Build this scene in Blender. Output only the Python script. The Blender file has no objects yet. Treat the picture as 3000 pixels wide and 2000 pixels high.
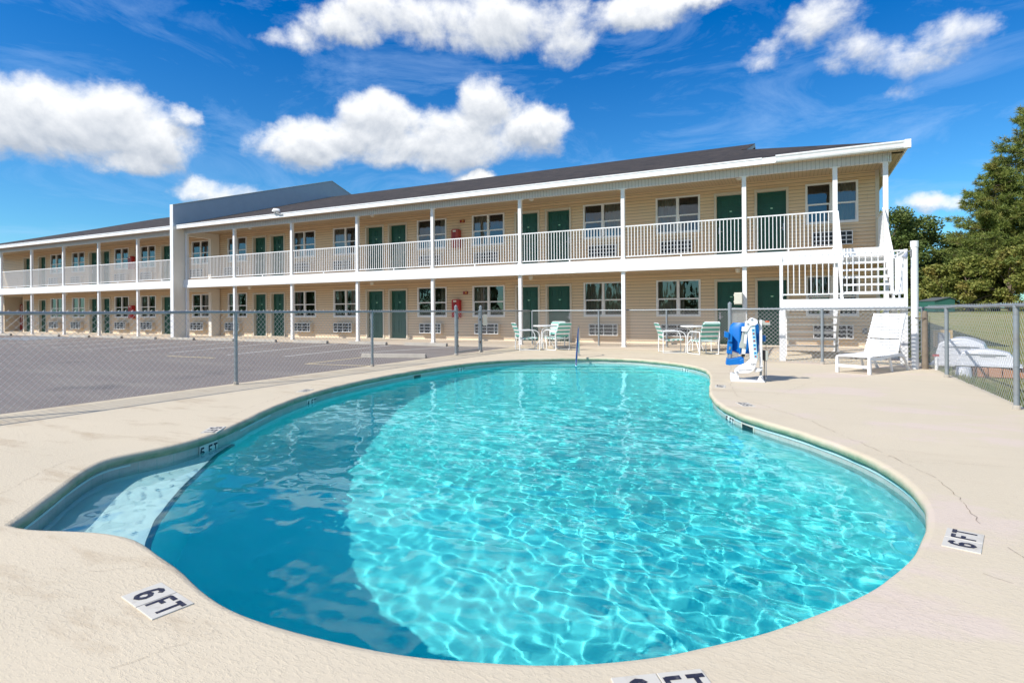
import bpy, math, random, bmesh
import numpy as np
from mathutils import Vector, Matrix, geometry, noise
from math import sin, cos, pi, radians, sqrt, atan2
rnd = random.Random(7)
SC = bpy.context.scene
COL = SC.collection

# ------------------------------------------------------------------ materials
def srgb(r, g, b):
    f = lambda c: (c/255/12.92) if c/255 <= .04045 else ((c/255+.055)/1.055)**2.4
    return (f(r), f(g), f(b))
class NT:
    def __init__(s, m):
        s.nt = m.node_tree; s.n = s.nt.nodes; s.l = s.nt.links
    def node(s, t, **kw):
        n = s.n.new(t)
        for k, v in kw.items(): setattr(n, k, v)
        return n
    def link(s, a, b): s.l.new(a, b)
    def put(s, inp, v):
        if isinstance(v, bpy.types.NodeSocket): s.l.new(v, inp)
        else:
            if hasattr(inp.default_value, '__len__') and not hasattr(v, '__len__'): v = (v,)*len(inp.default_value)
            if hasattr(inp.default_value, '__len__') and len(inp.default_value) == 4 and len(v) == 3: v = (*v, 1)
            inp.default_value = v
    def math(s, op, a, b=None, c=None, clamp=False):
        n = s.node('ShaderNodeMath', operation=op); n.use_clamp = clamp
        s.put(n.inputs[0], a)
        if b is not None: s.put(n.inputs[1], b)
        if c is not None: s.put(n.inputs[2], c)
        return n.outputs[0]
    def mix(s, f, a, b, mode='MIX'):
        n = s.node('ShaderNodeMix', data_type='RGBA', blend_type=mode); n.clamp_factor = True
        s.put(n.inputs[0], f); s.put(n.inputs[6], a); s.put(n.inputs[7], b)
        return n.outputs[2]
    def ramp(s, v, lo, hi, a=0., b=1.):
        n = s.node('ShaderNodeMapRange'); n.clamp = True
        s.put(n.inputs[0], v); n.inputs[1].default_value = lo; n.inputs[2].default_value = hi
        n.inputs[3].default_value = a; n.inputs[4].default_value = b
        return n.outputs[0]
    def noise(s, vec, scale, detail=4, rough=.55, dist=0.):
        n = s.node('ShaderNodeTexNoise'); s.l.new(vec, n.inputs['Vector'])
        n.inputs['Scale'].default_value = scale; n.inputs['Detail'].default_value = detail
        n.inputs['Roughness'].default_value = rough; n.inputs['Distortion'].default_value = dist
        return n.outputs[0]
    def map(s, vec, sc=(1, 1, 1), rot=(0, 0, 0), loc=(0, 0, 0)):
        n = s.node('ShaderNodeMapping'); s.l.new(vec, n.inputs[0])
        n.inputs['Location'].default_value = loc; n.inputs['Rotation'].default_value = rot; n.inputs['Scale'].default_value = sc
        return n.outputs[0]
def new_mat(name):
    m = bpy.data.materials.new(name); m.use_nodes = True
    k = NT(m); k.b = m.node_tree.nodes['Principled BSDF']
    tc = k.node('ShaderNodeTexCoord'); k.obj = tc.outputs['Object']; k.uv = tc.outputs['UV']; k.gen = tc.outputs['Generated']
    geo = k.node('ShaderNodeNewGeometry'); k.pos = geo.outputs['Position']; k.geo = geo
    return m, k
def bump(k, h, strength=.3, dist=.01):
    n = k.node('ShaderNodeBump'); n.inputs['Strength'].default_value = strength; n.inputs['Distance'].default_value = dist
    k.link(h, n.inputs['Height']); k.link(n.outputs[0], k.b.inputs['Normal'])
def simple(name, col, rough=.6, metal=0., var=.12, scale=3., bs=0., bscale=60., spec=.5, dirt=None, dscale=1.3):
    m, k = new_mat(name)
    f = k.noise(k.pos, scale, 5)
    c = k.mix(f, tuple(x*(1-var) for x in col), tuple(min(1, x*(1+var)) for x in col))
    if dirt:
        d = k.ramp(k.noise(k.pos, dscale, 6, .65), .52, .78)
        c = k.mix(k.math('MULTIPLY', d, .6), c, dirt)
    k.put(k.b.inputs['Base Color'], c)
    k.b.inputs['Roughness'].default_value = rough; k.b.inputs['Metallic'].default_value = metal
    k.b.inputs['Specular IOR Level'].default_value = spec
    if bs: bump(k, k.noise(k.pos, bscale, 3), bs)
    return m
M = {}
M['white'] = simple('white_paint', (.80, .80, .80), .45, var=.04, scale=2, dirt=(.6, .6, .57), dscale=3)
M['fascia'] = simple('white_fascia', (.80, .80, .79), .5, var=.04, scale=2, dirt=(.5, .5, .47), dscale=1.6)
M['plastic'] = simple('white_plastic', (.82, .82, .82), .35, var=.02)
M['trim'] = simple('cream_trim', (.62, .56, .46), .5, var=.05)
M['stucco'] = simple('stucco_cream', (.60, .53, .41), .85, var=.06, bs=.3, bscale=90)
M['slate'] = simple('slate_stucco', (.48, .53, .58), .85, var=.08, bs=.3, bscale=90)
M['door'] = simple('green_paint', (.005, .080, .052), .42, var=.12, scale=4)
M['glassdark'] = simple('interior_dark', (.045, .038, .032), .9, var=.3)
M['red'] = simple('red_paint', (.42, .02, .02), .4, var=.1)
M['darkred'] = simple('dark_red_paint', (.25, .006, .012), .35, var=.1)
M['amber'] = simple('amber_lens', (.55, .22, .03), .3)
M['black'] = simple('black_plastic', (.012, .012, .014), .4)
M['ink'] = simple('black_lettering', (.02, .02, .04), .6, var=.4, scale=60, dirt=(.30, .28, .25), dscale=40)
M['plate'] = simple('marker_tile', (.60, .565, .49), .55, var=.08, scale=8, dirt=(.36, .30, .22), dscale=14)
M['steel'] = simple('galvanised_steel', (.27, .30, .32), .5, metal=.3, var=.15, scale=9, dirt=(.25, .22, .19), dscale=6)
M['wire'] = simple('galvanised_wire', (.50, .51, .51), .45, metal=.3, var=.1)
M['rust'] = simple('rusty_steel', (.16, .12, .10), .7, metal=.3, var=.3, scale=12)
M['chrome'] = simple('chrome', (.62, .64, .68), .08, metal=1., var=.02)
M['blue'] = simple('blue_plastic', (.0, .155, .50), .38, var=.06)
M['teal'] = simple('teal_strap', (.10, .42, .34), .5, var=.06)
M['greygreen'] = simple('grey_paint', (.42, .44, .40), .5)
M['grey'] = simple('grey_paint_dark', (.25, .26, .27), .5)
M['sticker'] = simple('sticker_blue', (.22, .55, .68), .4)
M['orange'] = simple('orange_sticker', (.75, .12, .02), .4)
M['boxcream'] = simple('cream_plastic', (.62, .60, .50), .5)
M['green_tag'] = simple('green_tag', (.05, .52, .30), .4)
M['lockmetal'] = simple('satin_metal', (.50, .53, .58), .35, metal=.6)
M['acside'] = simple('painted_metal_cream', (.56, .50, .41), .55)
M['acfront'] = simple('aluminium_grille', (.66, .67, .68), .4, metal=.2, var=.08)
M['concrete'] = simple('old_concrete', (.43, .39, .33), .9, var=.18, scale=5, bs=.5, bscale=50, dirt=(.22, .20, .17), dscale=4)
M['walk'] = simple('walkway_concrete', (.56, .47, .36), .85, var=.07, scale=2, bs=.2, bscale=40, dirt=(.42, .36, .28), dscale=2)
M['wood'] = simple('weathered_wood', (.20, .16, .12), .85, var=.35, scale=9)
M['brick'] = simple('terracotta_block', (.40, .20, .11), .85, var=.15, scale=8)
M['fibre'] = simple('white_fibreglass', (.62, .63, .66), .35, var=.06, scale=5, dirt=(.42, .42, .4), dscale=5)
M['shed'] = simple('green_shed_metal', (.03, .13, .10), .5, var=.15)
M['shedroof'] = simple('grey_shed_roof', (.12, .13, .13), .5)
M['icebox'] = simple('cream_appliance', (.52, .50, .44), .45)
M['paper'] = simple('paper', (.7, .68, .6), .8)
M['platew'] = simple('white_wall_tile', (.74, .73, .69), .4, var=.05)
M['strip'] = simple('pale_trim_strip', (.50, .68, .68), .4)
M['darktile'] = simple('navy_tile', (.01, .03, .07), .3, var=.3, scale=30)
M['lampglass'] = simple('opal_lens', (.75, .72, .62), .4)
M['soil'] = simple('crack_dirt', (.27, .205, .145), .95, var=.4, scale=30)

def _siding(name, col):
    m, k = new_mat(name)
    n1 = k.noise(k.map(k.pos, (.5, 3, 9)), 1.3, 4)
    n2 = k.noise(k.pos, 45, 2)
    c = k.mix(n1, tuple(x*.9 for x in col), tuple(x*1.06 for x in col))
    sp = k.node('ShaderNodeSeparateXYZ'); k.link(k.pos, sp.inputs[0])
    # staggered panel butt joints every 3.6 m
    row = k.math('FLOOR', k.math('MULTIPLY', sp.outputs[2], 5.))
    off = k.math('MULTIPLY', k.math('FRACT', k.math('MULTIPLY', k.math('SINE', k.math('MULTIPLY', row, 12.9)), 437.)), 3.66)
    fx = k.math('FRACT', k.math('DIVIDE', k.math('ADD', sp.outputs[0], off), 3.66))
    j = k.math('LESS_THAN', fx, .0016)
    c = k.mix(k.math('MULTIPLY', j, .6), c, tuple(x*.45 for x in col))
    # lap shadow painted into the colour: a darker band at the foot of every course
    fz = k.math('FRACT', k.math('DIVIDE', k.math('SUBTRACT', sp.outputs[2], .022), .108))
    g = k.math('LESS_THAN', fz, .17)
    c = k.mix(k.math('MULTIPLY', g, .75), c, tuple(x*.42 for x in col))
    k.put(k.b.inputs['Base Color'], c); k.b.inputs['Roughness'].default_value = .55
    bump(k, k.math('ADD', n2, k.noise(k.map(k.pos, (1.5, 1, 60)), 4, 3)), .12, .004)
    return m
M['siding'] = _siding('vinyl_siding', (.79, .625, .43))
def _soffit():
    m, k = new_mat('soffit_boards')
    sp = k.node('ShaderNodeSeparateXYZ'); k.link(k.pos, sp.inputs[0])
    fx = k.math('FRACT', k.math('DIVIDE', sp.outputs[0], .105))
    g = k.math('LESS_THAN', fx, .10)
    c = k.mix(g, (.52, .40, .265), (.26, .19, .12))
    k.put(k.b.inputs['Base Color'], c); k.b.inputs['Roughness'].default_value = .6
    return m
M['soffit'] = _soffit()
def _beam():
    m, k = new_mat('ribbed_white_vinyl')
    sp = k.node('ShaderNodeSeparateXYZ'); k.link(k.pos, sp.inputs[0])
    fx = k.math('FRACT', k.math('DIVIDE', sp.outputs[0], .105))
    g = k.math('LESS_THAN', fx, .12)
    c = k.mix(g, (.62, .64, .66), (.34, .36, .38))
    k.put(k.b.inputs['Base Color'], c); k.b.inputs['Roughness'].default_value = .5
    return m
M['beam'] = _beam()
def _roof():
    m, k = new_mat('asphalt_shingle')
    br = k.node('ShaderNodeTexBrick'); br.offset = .5
    k.link(k.uv, br.inputs['Vector'])
    br.inputs['Scale'].default_value = 1.; br.inputs['Brick Width'].default_value = .33; br.inputs['Row Height'].default_value = .14
    br.inputs['Mortar Size'].default_value = .004; br.inputs['Bias'].default_value = 0.
    br.inputs['Color1'].default_value = (.058, .043, .034, 1); br.inputs['Color2'].default_value = (.006, .005, .004, 1); br.inputs['Mortar'].default_value = (.008, .008, .008, 1)
    n = k.noise(k.uv, .35, 5)
    c = k.mix(k.ramp(n, .35, .7), br.outputs[0], (.020, .015, .012), 'MIX')
    c2 = k.mix(.35, br.outputs[0], c)
    n3 = k.noise(k.map(k.uv, (.9, 7, 1)), 2.2, 5, .7)
    c2 = k.mix(k.ramp(n3, .50, .64, 0, .7), c2, (.095, .071, .056))
    k.put(k.b.inputs['Base Color'], c2); k.b.inputs['Roughness'].default_value = .9
    bump(k, br.outputs[1], -.5, .01)
    return m
M['roof'] = _roof()
def _asphalt():
    m, k = new_mat('worn_asphalt')
    n1 = k.noise(k.pos, .28, 5, .6); n2 = k.noise(k.pos, 70, 3, .7); n3 = k.noise(k.map(k.pos, (.25, 1.2, 1), (0, 0, .35)), 1.1, 5)
    c = k.mix(n1, (.195, .162, .145), (.27, .23, .205))
    c = k.mix(k.ramp(n3, .50, .68, 0, .8), c, (.30, .265, .225))
    c = k.mix(k.ramp(k.noise(k.pos, .8, 4), .6, .72, 0, .5), c, (.062, .060, .066))
    c = k.mix(k.ramp(n2, .35, .75, 0, .5), c, (.07, .063, .062), )
    c = k.mix(k.ramp(k.noise(k.pos, 2.2, 6, .75), .60, .68, 0, .5), c, (.07, .062, .06))
    k.put(k.b.inputs['Base Color'], c); k.b.inputs['Roughness'].default_value = .85
    bump(k, n2, .5, .01)
    return m
M['asphalt'] = _asphalt()
def _paint(name, col):
    m, k = new_mat(name)
    n = k.noise(k.pos, 18, 5, .7)
    c = k.mix(k.ramp(n, .58, .72), col, (.16, .14, .13))
    k.put(k.b.inputs['Base Color'], c); k.b.inputs['Roughness'].default_value = .8
    return m
M['line'] = _paint('worn_road_paint', (.68, .66, .62))
M['liney'] = _paint('worn_yellow_road_paint', (.66, .54, .32))
M['lineb'] = _paint('worn_blue_road_paint', (.35, .45, .55))
def _deck():
    m, k = new_mat('textured_pool_deck')
    p = k.pos
    sp = k.node('ShaderNodeSeparateXYZ'); k.link(p, sp.inputs[0])
    n0 = k.noise(p, .45, 4); n1 = k.noise(p, 3.2, 6, .65); n2 = k.noise(p, 22, 6, .7)
    c = k.mix(k.ramp(n0, .3, .7), (.585, .505, .375), (.63, .54, .40))
    # pinkish patched areas and brown streaks
    pk = k.math('MULTIPLY', k.ramp(k.noise(k.map(p, (.55, .9, 1), (0, 0, .5)), 1.1, 5, .6), .54, .60), k.ramp(sp.outputs[0], -1.5, .2))
    c = k.mix(k.math('MULTIPLY', pk, .55), c, (.64, .52, .46))
    br = k.math('MULTIPLY', k.ramp(k.noise(k.map(p, (.5, 1.7, 1), (0, 0, -.45)), 1.5, 7, .72), .52, .68), .55)
    br = k.math('MULTIPLY', br, k.ramp(sp.outputs[0], -2.6, .2, 1., .22))
    c = k.mix(br, c, (.37, .27, .165))
    fs = k.ramp(k.noise(p, 9, 8, .78), .60, .74, 0, .30)
    c = k.mix(fs, c, (.36, .30, .23))
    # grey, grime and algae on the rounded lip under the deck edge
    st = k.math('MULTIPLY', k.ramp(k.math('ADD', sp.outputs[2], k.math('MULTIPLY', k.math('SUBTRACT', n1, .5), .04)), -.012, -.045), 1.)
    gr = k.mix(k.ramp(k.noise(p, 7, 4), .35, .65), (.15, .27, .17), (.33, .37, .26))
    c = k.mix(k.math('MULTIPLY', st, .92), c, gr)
    k.put(k.b.inputs['Base Color'], c); k.b.inputs['Roughness'].default_value = .9
    k.b.inputs['Specular IOR Level'].default_value = .25
    # trowelled knock-down texture: short ridges and pits
    w = k.noise(k.map(p, (26, 58, 10), (0, 0, .5)), 1., 4, .72, 0.)
    r1 = k.ramp(w, .50, .60)
    v = k.noise(k.map(p, (30, 30, 30)), 1, 4, .7, .4)
    patch = k.ramp(k.noise(p, 1.1, 3), .38, .62, .35, 1.)
    h = k.math('ADD', k.math('MULTIPLY', r1, patch), k.math('MULTIPLY', v, 1.3))
    h = k.math('ADD', h, k.math('MULTIPLY', n2, .4))
    bump(k, h, .38, .005)
    return m
M['deck'] = _deck()
def _tile():
    m, k = new_mat('waterline_tile')
    br = k.node('ShaderNodeTexBrick'); br.offset = 0.
    k.link(k.uv, br.inputs['Vector'])
    br.inputs['Scale'].default_value = 1.; br.inputs['Brick Width'].default_value = .152; br.inputs['Row Height'].default_value = .152
    br.inputs['Mortar Size'].default_value = .003
    br.inputs['Color1'].default_value = (.50, .50, .46, 1); br.inputs['Color2'].default_value = (.44, .445, .41, 1); br.inputs['Mortar'].default_value = (.30, .42, .38, 1)
    c = k.mix(k.ramp(k.noise(k.pos, 28, 5, .7), .45, .7, 0, .4), br.outputs[0], (.30, .30, .27))
    k.put(k.b.inputs['Base Color'], c); k.b.inputs['Roughness'].default_value = .5
    return m
M['tile'] = _tile()
M['plaster'] = simple('pool_plaster', (.80, .97, .96), .7, var=.06, scale=1.2)
M['plasterw'] = simple('white_pool_plaster', (.90, .93, .92), .7, var=.04, scale=1.5)
def _grass(name, a, b, c3):
    m, k = new_mat(name)
    n = k.noise(k.pos, .35, 5, .6); n2 = k.noise(k.map(k.pos, (1, .5, 1)), 5., 6, .75)
    c = k.mix(k.ramp(n, .3, .7), a, b); c = k.mix(k.ramp(n2, .42, .66, 0, .75), c, c3)
    k.put(k.b.inputs['Base Color'], c); k.b.inputs['Roughness'].default_value = .95
    k.b.inputs['Specular IOR Level'].default_value = .1
    bump(k, k.noise(k.pos, 30, 4, .8), 1., .05)
    return m
M['lawn'] = _grass('lawn', (.20, .26, .06), (.31, .28, .11), (.42, .34, .16))
M['blade'] = _grass('grass_blades', (.16, .25, .05), (.24, .26, .08), (.38, .32, .15))
def _leaf(name, a, b, c3, tr=.25):
    m, k = new_mat(name)
    inf = k.node('ShaderNodeNewGeometry')
    n = k.noise(k.pos, .9, 3)
    c = k.mix(inf.outputs['Random Per Island'], a, b)
    c = k.mix(k.ramp(n, .52, .70, 0, .55), c, c3)
    k.put(k.b.inputs['Base Color'], c); k.b.inputs['Roughness'].default_value = .6
    k.b.inputs['Specular IOR Level'].default_value = .3
    t = k.node('ShaderNodeBsdfTranslucent'); k.put(t.inputs[0], c)
    mx = k.node('ShaderNodeMixShader'); mx.inputs[0].default_value = tr
    k.link(k.b.outputs[0], mx.inputs[1]); k.link(t.outputs[0], mx.inputs[2])
    k.link(mx.outputs[0], m.node_tree.nodes['Material Output'].inputs[0])
    return m
M['leaf_dark'] = _leaf('oak_leaf', (.08, .13, .03), (.18, .23, .06), (.25, .24, .08))
M['leaf_light'] = _leaf('shrub_leaf', (.14, .18, .035), (.32, .32, .08), (.42, .30, .09))
M['needle'] = _leaf('pine_needle', (.12, .18, .04), (.30, .33, .08), (.38, .28, .09))
M['bark'] = simple('bark', (.16, .12, .09), .9, var=.35, scale=8, bs=.6, bscale=30)

def _glass():
    m, k = new_mat('window_glass')
    fr = k.node('ShaderNodeFresnel'); fr.inputs['IOR'].default_value = 1.75
    t = k.node('ShaderNodeBsdfTransparent'); t.inputs[0].default_value = (.80, .82, .80, 1)
    g = k.node('ShaderNodeBsdfGlossy'); g.inputs['Roughness'].default_value = .01; g.inputs[0].default_value = (.95, .97, 1, 1)
    # old sheets of glass are not quite flat
    n = k.node('ShaderNodeBump'); n.inputs['Strength'].default_value = .25; n.inputs['Distance'].default_value = .02
    k.link(k.noise(k.map(k.pos, (1, 1, .5)), 2.2, 2), n.inputs['Height']); k.link(n.outputs[0], g.inputs['Normal'])
    f = k.math('ADD', k.math('MULTIPLY', fr.outputs[0], .9), .04, clamp=True)
    mx = k.node('ShaderNodeMixShader'); k.link(f, mx.inputs[0]); k.link(t.outputs[0], mx.inputs[1]); k.link(g.outputs[0], mx.inputs[2])
    k.link(mx.outputs[0], m.node_tree.nodes['Material Output'].inputs[0])
    return m
M['glass'] = _glass()
def _curtain():
    m, k = new_mat('beige_curtain')
    c = k.mix(k.noise(k.map(k.pos, (9, 1, .6)), 2, 3), (.30, .255, .19), (.50, .44, .35))
    k.put(k.b.inputs['Base Color'], c); k.b.inputs['Roughness'].default_value = .9
    return m
M['curtain'] = _curtain()
def _water():
    m = bpy.data.materials.new('pool_water'); m.use_nodes = True; k = NT(m); k.n.remove(k.n['Principled BSDF'])
    g = k.node('ShaderNodeBsdfGlass'); g.inputs['IOR'].default_value = 1.333; g.inputs['Roughness'].default_value = 0.
    g.inputs[0].default_value = (.97, 1, 1, 1)
    k.link(g.outputs[0], k.n['Material Output'].inputs[0])
    return m
M['water'] = _water()
def _wvol():
    m = bpy.data.materials.new('water_depth_tint'); m.use_nodes = True; k = NT(m); k.n.remove(k.n['Principled BSDF'])
    va = k.node('ShaderNodeVolumeAbsorption'); va.inputs[0].default_value = (.0, .962, .975, 1); va.inputs[1].default_value = 1.0
    vs = k.node('ShaderNodeVolumeScatter'); vs.inputs[0].default_value = (.0, .92, .98, 1); vs.inputs['Density'].default_value = .21
    ad = k.node('ShaderNodeAddShader'); k.link(va.outputs[0], ad.inputs[0]); k.link(vs.outputs[0], ad.inputs[1])
    k.link(ad.outputs[0], k.n['Material Output'].inputs['Volume'])
    return m
M['wvol'] = _wvol()

# ------------------------------------------------------------------ mesh helpers
class MB:
    def __init__(s): s.v = []; s.f = []; s.m = []; s.uv = None
    def quad(s, a, b, c, d, mi=0):
        i = len(s.v); s.v += [tuple(a), tuple(b), tuple(c), tuple(d)]; s.f.append((i, i+1, i+2, i+3)); s.m.append(mi)
    def poly(s, pts, mi=0):
        i = len(s.v); s.v += [tuple(p) for p in pts]; s.f.append(tuple(range(i, i+len(pts)))); s.m.append(mi)
    def box(s, x0, x1, y0, y1, z0, z1, mi=0, mat=None):
        P = [(x0, y0, z0), (x1, y0, z0), (x1, y1, z0), (x0, y1, z0), (x0, y0, z1), (x1, y0, z1), (x1, y1, z1), (x0, y1, z1)]
        if mat is not None: P = [tuple(mat @ Vector(p)) for p in P]
        i = len(s.v); s.v += P
        for f in ((3, 2, 1, 0), (4, 5, 6, 7), (0, 1, 5, 4), (1, 2, 6, 5), (2, 3, 7, 6), (3, 0, 4, 7)):
            s.f.append(tuple(i+q for q in f)); s.m.append(mi)
    def prism(s, poly, axis, a, b, mi=0, mat=None):
        # poly: 2D points; axis 'x','y','z' is the extrusion axis from a to b
        def P(p, t):
            q = {'x': (t, p[0], p[1]), 'y': (p[0], t, p[1]), 'z': (p[0], p[1], t)}[axis]
            return tuple(mat @ Vector(q)) if mat is not None else q
        i = len(s.v); n = len(poly)
        s.v += [P(p, a) for p in poly]+[P(p, b) for p in poly]
        s.f.append(tuple(i+q for q in range(n))[::-1]); s.m.append(mi)
        s.f.append(tuple(i+n+q for q in range(n))); s.m.append(mi)
        for q in range(n):
            r = (q+1) % n; s.f.append((i+q, i+r, i+n+r, i+n+q)); s.m.append(mi)
    def tube(s, pts, r, n=8, mi=0, caps=True, mat=None, flat=None):
        pts = [Vector(p) for p in pts]
        if mat is not None: pts = [mat @ p for p in pts]
        rr = r if hasattr(r, '__len__') else [r]*len(pts)
        base = len(s.v); up = None
        for i, p in enumerate(pts):
            if i == 0: t = pts[1]-pts[0]
            elif i == len(pts)-1: t = pts[-1]-pts[-2]
            else: t = (pts[i+1]-p).normalized()+(p-pts[i-1]).normalized()
            if t.length < 1e-9: t = Vector((0, 0, 1))
            t.normalize()
            if up is None: up = Vector((0, 0, 1)) if abs(t.z) < .9 else Vector((1, 0, 0))
            a = t.cross(up)
            if a.length < 1e-6: a = t.cross(Vector((1, .3, .2)))
            a.normalize(); b = a.cross(t).normalized(); up = b
            for q in range(n):
                an = 2*pi*q/n
                s.v.append(tuple(p+a*cos(an)*rr[i]+b*sin(an)*rr[i]))
        for i in range(len(pts)-1):
            for q in range(n):
                w = (q+1) % n
                s.f.append((base+i*n+q, base+i*n+w, base+(i+1)*n+w, base+(i+1)*n+q)); s.m.append(mi)
        if caps:
            s.f.append(tuple(base+q for q in range(n))[::-1]); s.m.append(mi)
            s.f.append(tuple(base+(len(pts)-1)*n+q for q in range(n))); s.m.append(mi)
    def lathe(s, prof, cx=0, cy=0, n=20, mi=0, mat=None):
        base = len(s.v)
        for (r, z) in prof:
            for q in range(n):
                p = Vector((cx+r*cos(2*pi*q/n), cy+r*sin(2*pi*q/n), z))
                s.v.append(tuple(mat @ p) if mat is not None else tuple(p))
        for i in range(len(prof)-1):
            for q in range(n):
                w = (q+1) % n; s.f.append((base+i*n+q, base+i*n+w, base+(i+1)*n+w, base+(i+1)*n+q)); s.m.append(mi)
        s.f.append(tuple(base+q for q in range(n))[::-1]); s.m.append(mi)
        s.f.append(tuple(base+(len(prof)-1)*n+q for q in range(n))); s.m.append(mi)
    def build(s, name, mats, parent=None, smooth=False, bevel=0., uv=None, local=False):
        if not isinstance(mats, (list, tuple)): mats = [mats]
        me = bpy.data.meshes.new(name); v = s.v
        off = Vector((0, 0, 0))
        if parent is not None and not local:
            off = world_loc(parent)
        v = [(a[0]-off.x, a[1]-off.y, a[2]-off.z) for a in v] if off.length > 0 else v
        me.from_pydata(v, [], s.f)
        for m in mats: me.materials.append(m)
        if len(mats) > 1: me.polygons.foreach_set('material_index', s.m)
        if uv:
            L = me.uv_layers.new(name='UVMap')
            for p in me.polygons:
                for li in p.loop_indices:
                    L.data[li].uv = uv(Vector(s.v[me.loops[li].vertex_index]), p)
        if smooth:
            me.polygons.foreach_set('use_smooth', [True]*len(me.polygons))
            try: me.set_sharp_from_angle(angle=radians(40))
            except Exception: pass
        me.update()
        o = bpy.data.objects.new(name, me); COL.objects.link(o)
        if parent is not None: o.parent = parent
        if bevel:
            b = o.modifiers.new('bevel', 'BEVEL'); b.width = bevel; b.segments = 2; b.limit_method = 'ANGLE'
        return o
def world_loc(o):
    v = Vector((0, 0, 0))
    while o is not None: v += o.location; o = o.parent
    return v
def tag(o, label=None, cat=None, group=None, kind=None):
    if label: o['label'] = label
    if cat: o['category'] = cat
    if group: o['group'] = group
    if kind: o['kind'] = kind
    return o
def thing(name, loc, label, cat, group=None, rz=0.):
    o = bpy.data.objects.new(name, None); COL.objects.link(o); o.location = loc; o.rotation_euler.z = rz
    o.empty_display_size = .1
    return tag(o, label, cat, group)
def dup(root, loc, rz=0., label=None):
    def rec(o, par):
        c = o.copy(); COL.objects.link(c); c.parent = par
        for ch in KIDS(o): rec(ch, c)
        return c
    r = rec(root, None); r.location = loc; r.rotation_euler.z = rz
    if label: r['label'] = label
    return r
def KIDS(o): return [c for c in COL.objects if c.parent == o]
def arc(cx, cy, r, a0, a1, n):
    return [(cx+r*cos(a0+(a1-a0)*i/n), cy+r*sin(a0+(a1-a0)*i/n)) for i in range(n+1)]
ORD = ['first', 'second', 'third', 'fourth', 'fifth', 'sixth', 'seventh', 'eighth', 'ninth', 'tenth', 'eleventh', 'twelfth', 'thirteenth', 'fourteenth', 'fifteenth']

# ------------------------------------------------------------------ pool outline (metres)
RAW = [(-3.97,1.60),(-4.17,1.79),(-4.38,1.99),(-4.63,2.21),(-4.85,2.43),(-5.00,2.60),(-5.08,2.74),(-5.08,2.92),(-5.04,3.16),(-5.07,3.43),(-5.15,3.69),(-5.27,3.94),(-5.42,4.22),(-5.69,4.66),(-6.03,5.28),(-6.33,5.94),(-6.57,6.62),(-6.75,7.32),(-6.88,8.15),(-6.97,9.17),(-6.95,10.57),(-6.73,11.93),(-6.27,12.85),(-5.53,13.50),(-4.74,13.92),(-3.81,13.98),(-3.02,13.64),(-2.23,12.96),(-1.72,12.14),(-1.46,11.19),(-1.32,10.24),(-1.18,9.10),(-1.06,8.35),(-.89,7.72),(-.71,7.25),(-.47,6.83),(-.20,6.49),(.03,6.20),(.24,5.88),(.42,5.56),(.56,5.23),(.65,4.90),(.70,4.55),(.705,4.21),(.67,3.89),(.60,3.58),(.51,3.29),(.38,2.98),(.19,2.65),(.01,2.40),(-.18,2.18),(-.36,2.00),(-.53,1.86),(-.70,1.76),(-.86,1.69),(-.97,1.65),(-1.16,1.585),(-1.31,1.55),(-1.49,1.52),(-1.69,1.505),(-1.90,1.505),(-2.12,1.53),(-2.31,1.575),(-2.50,1.635),(-2.70,1.69),(-2.82,1.725),(-2.94,1.75),(-3.13,1.78),(-3.29,1.785),(-3.40,1.765),(-3.53,1.715),(-3.67,1.645),(-3.84,1.57)]
def resample(pts, step):
    n = len(pts); out = []
    for i in range(n):
        p0, p1, p2, p3 = [Vector(pts[(i+q-1) % n]) for q in range(4)]
        if i == 0: p0 = p1
        if i == n-1: p3 = p2
        L = (p2-p1).length; k = max(1, int(L/step))
        for j in range(k):
            t = j/k
            q = .5*((2*p1)+(p2-p0)*t+(2*p0-5*p1+4*p2-p3)*t*t+(3*p1-p0-3*p2+p3)*t*t*t)
            out.append(q)
    return out
OUT = resample(RAW, .07)
for _ in range(4):
    OUT = [OUT[i] if (i < 1 or i > len(OUT)-1) else OUT[i]*.5+(OUT[i-1]+OUT[(i+1) % len(OUT)])*.25 for i in range(len(OUT))]
NO = len(OUT)
area = sum(OUT[i].x*OUT[(i+1) % NO].y-OUT[(i+1) % NO].x*OUT[i].y for i in range(NO))/2
NRM = []
for i in range(NO):
    t = (OUT[(i+1) % NO]-OUT[i-1]).normalized()
    n = Vector((-t.y, t.x)) if area > 0 else Vector((t.y, -t.x))
    NRM.append(n)                 # points into the pool
ARC = [0.]
for i in range(NO): ARC.append(ARC[-1]+(OUT[(i+1) % NO]-OUT[i]).length)
def nearest(p):
    return min(range(NO), key=lambda i: (OUT[i]-Vector(p)).length_squared)
OX = np.array([p.x for p in OUT]); OY = np.array([p.y for p in OUT])
def inside_mask(X, Y):
    ins = np.zeros(X.shape, bool); j = NO-1
    for i in range(NO):
        c = ((OY[i] > Y) != (OY[j] > Y)) & (X < (OX[j]-OX[i])*(Y-OY[i])/(OY[j]-OY[i]+1e-12)+OX[i])
        ins ^= c; j = i
    return ins

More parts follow.
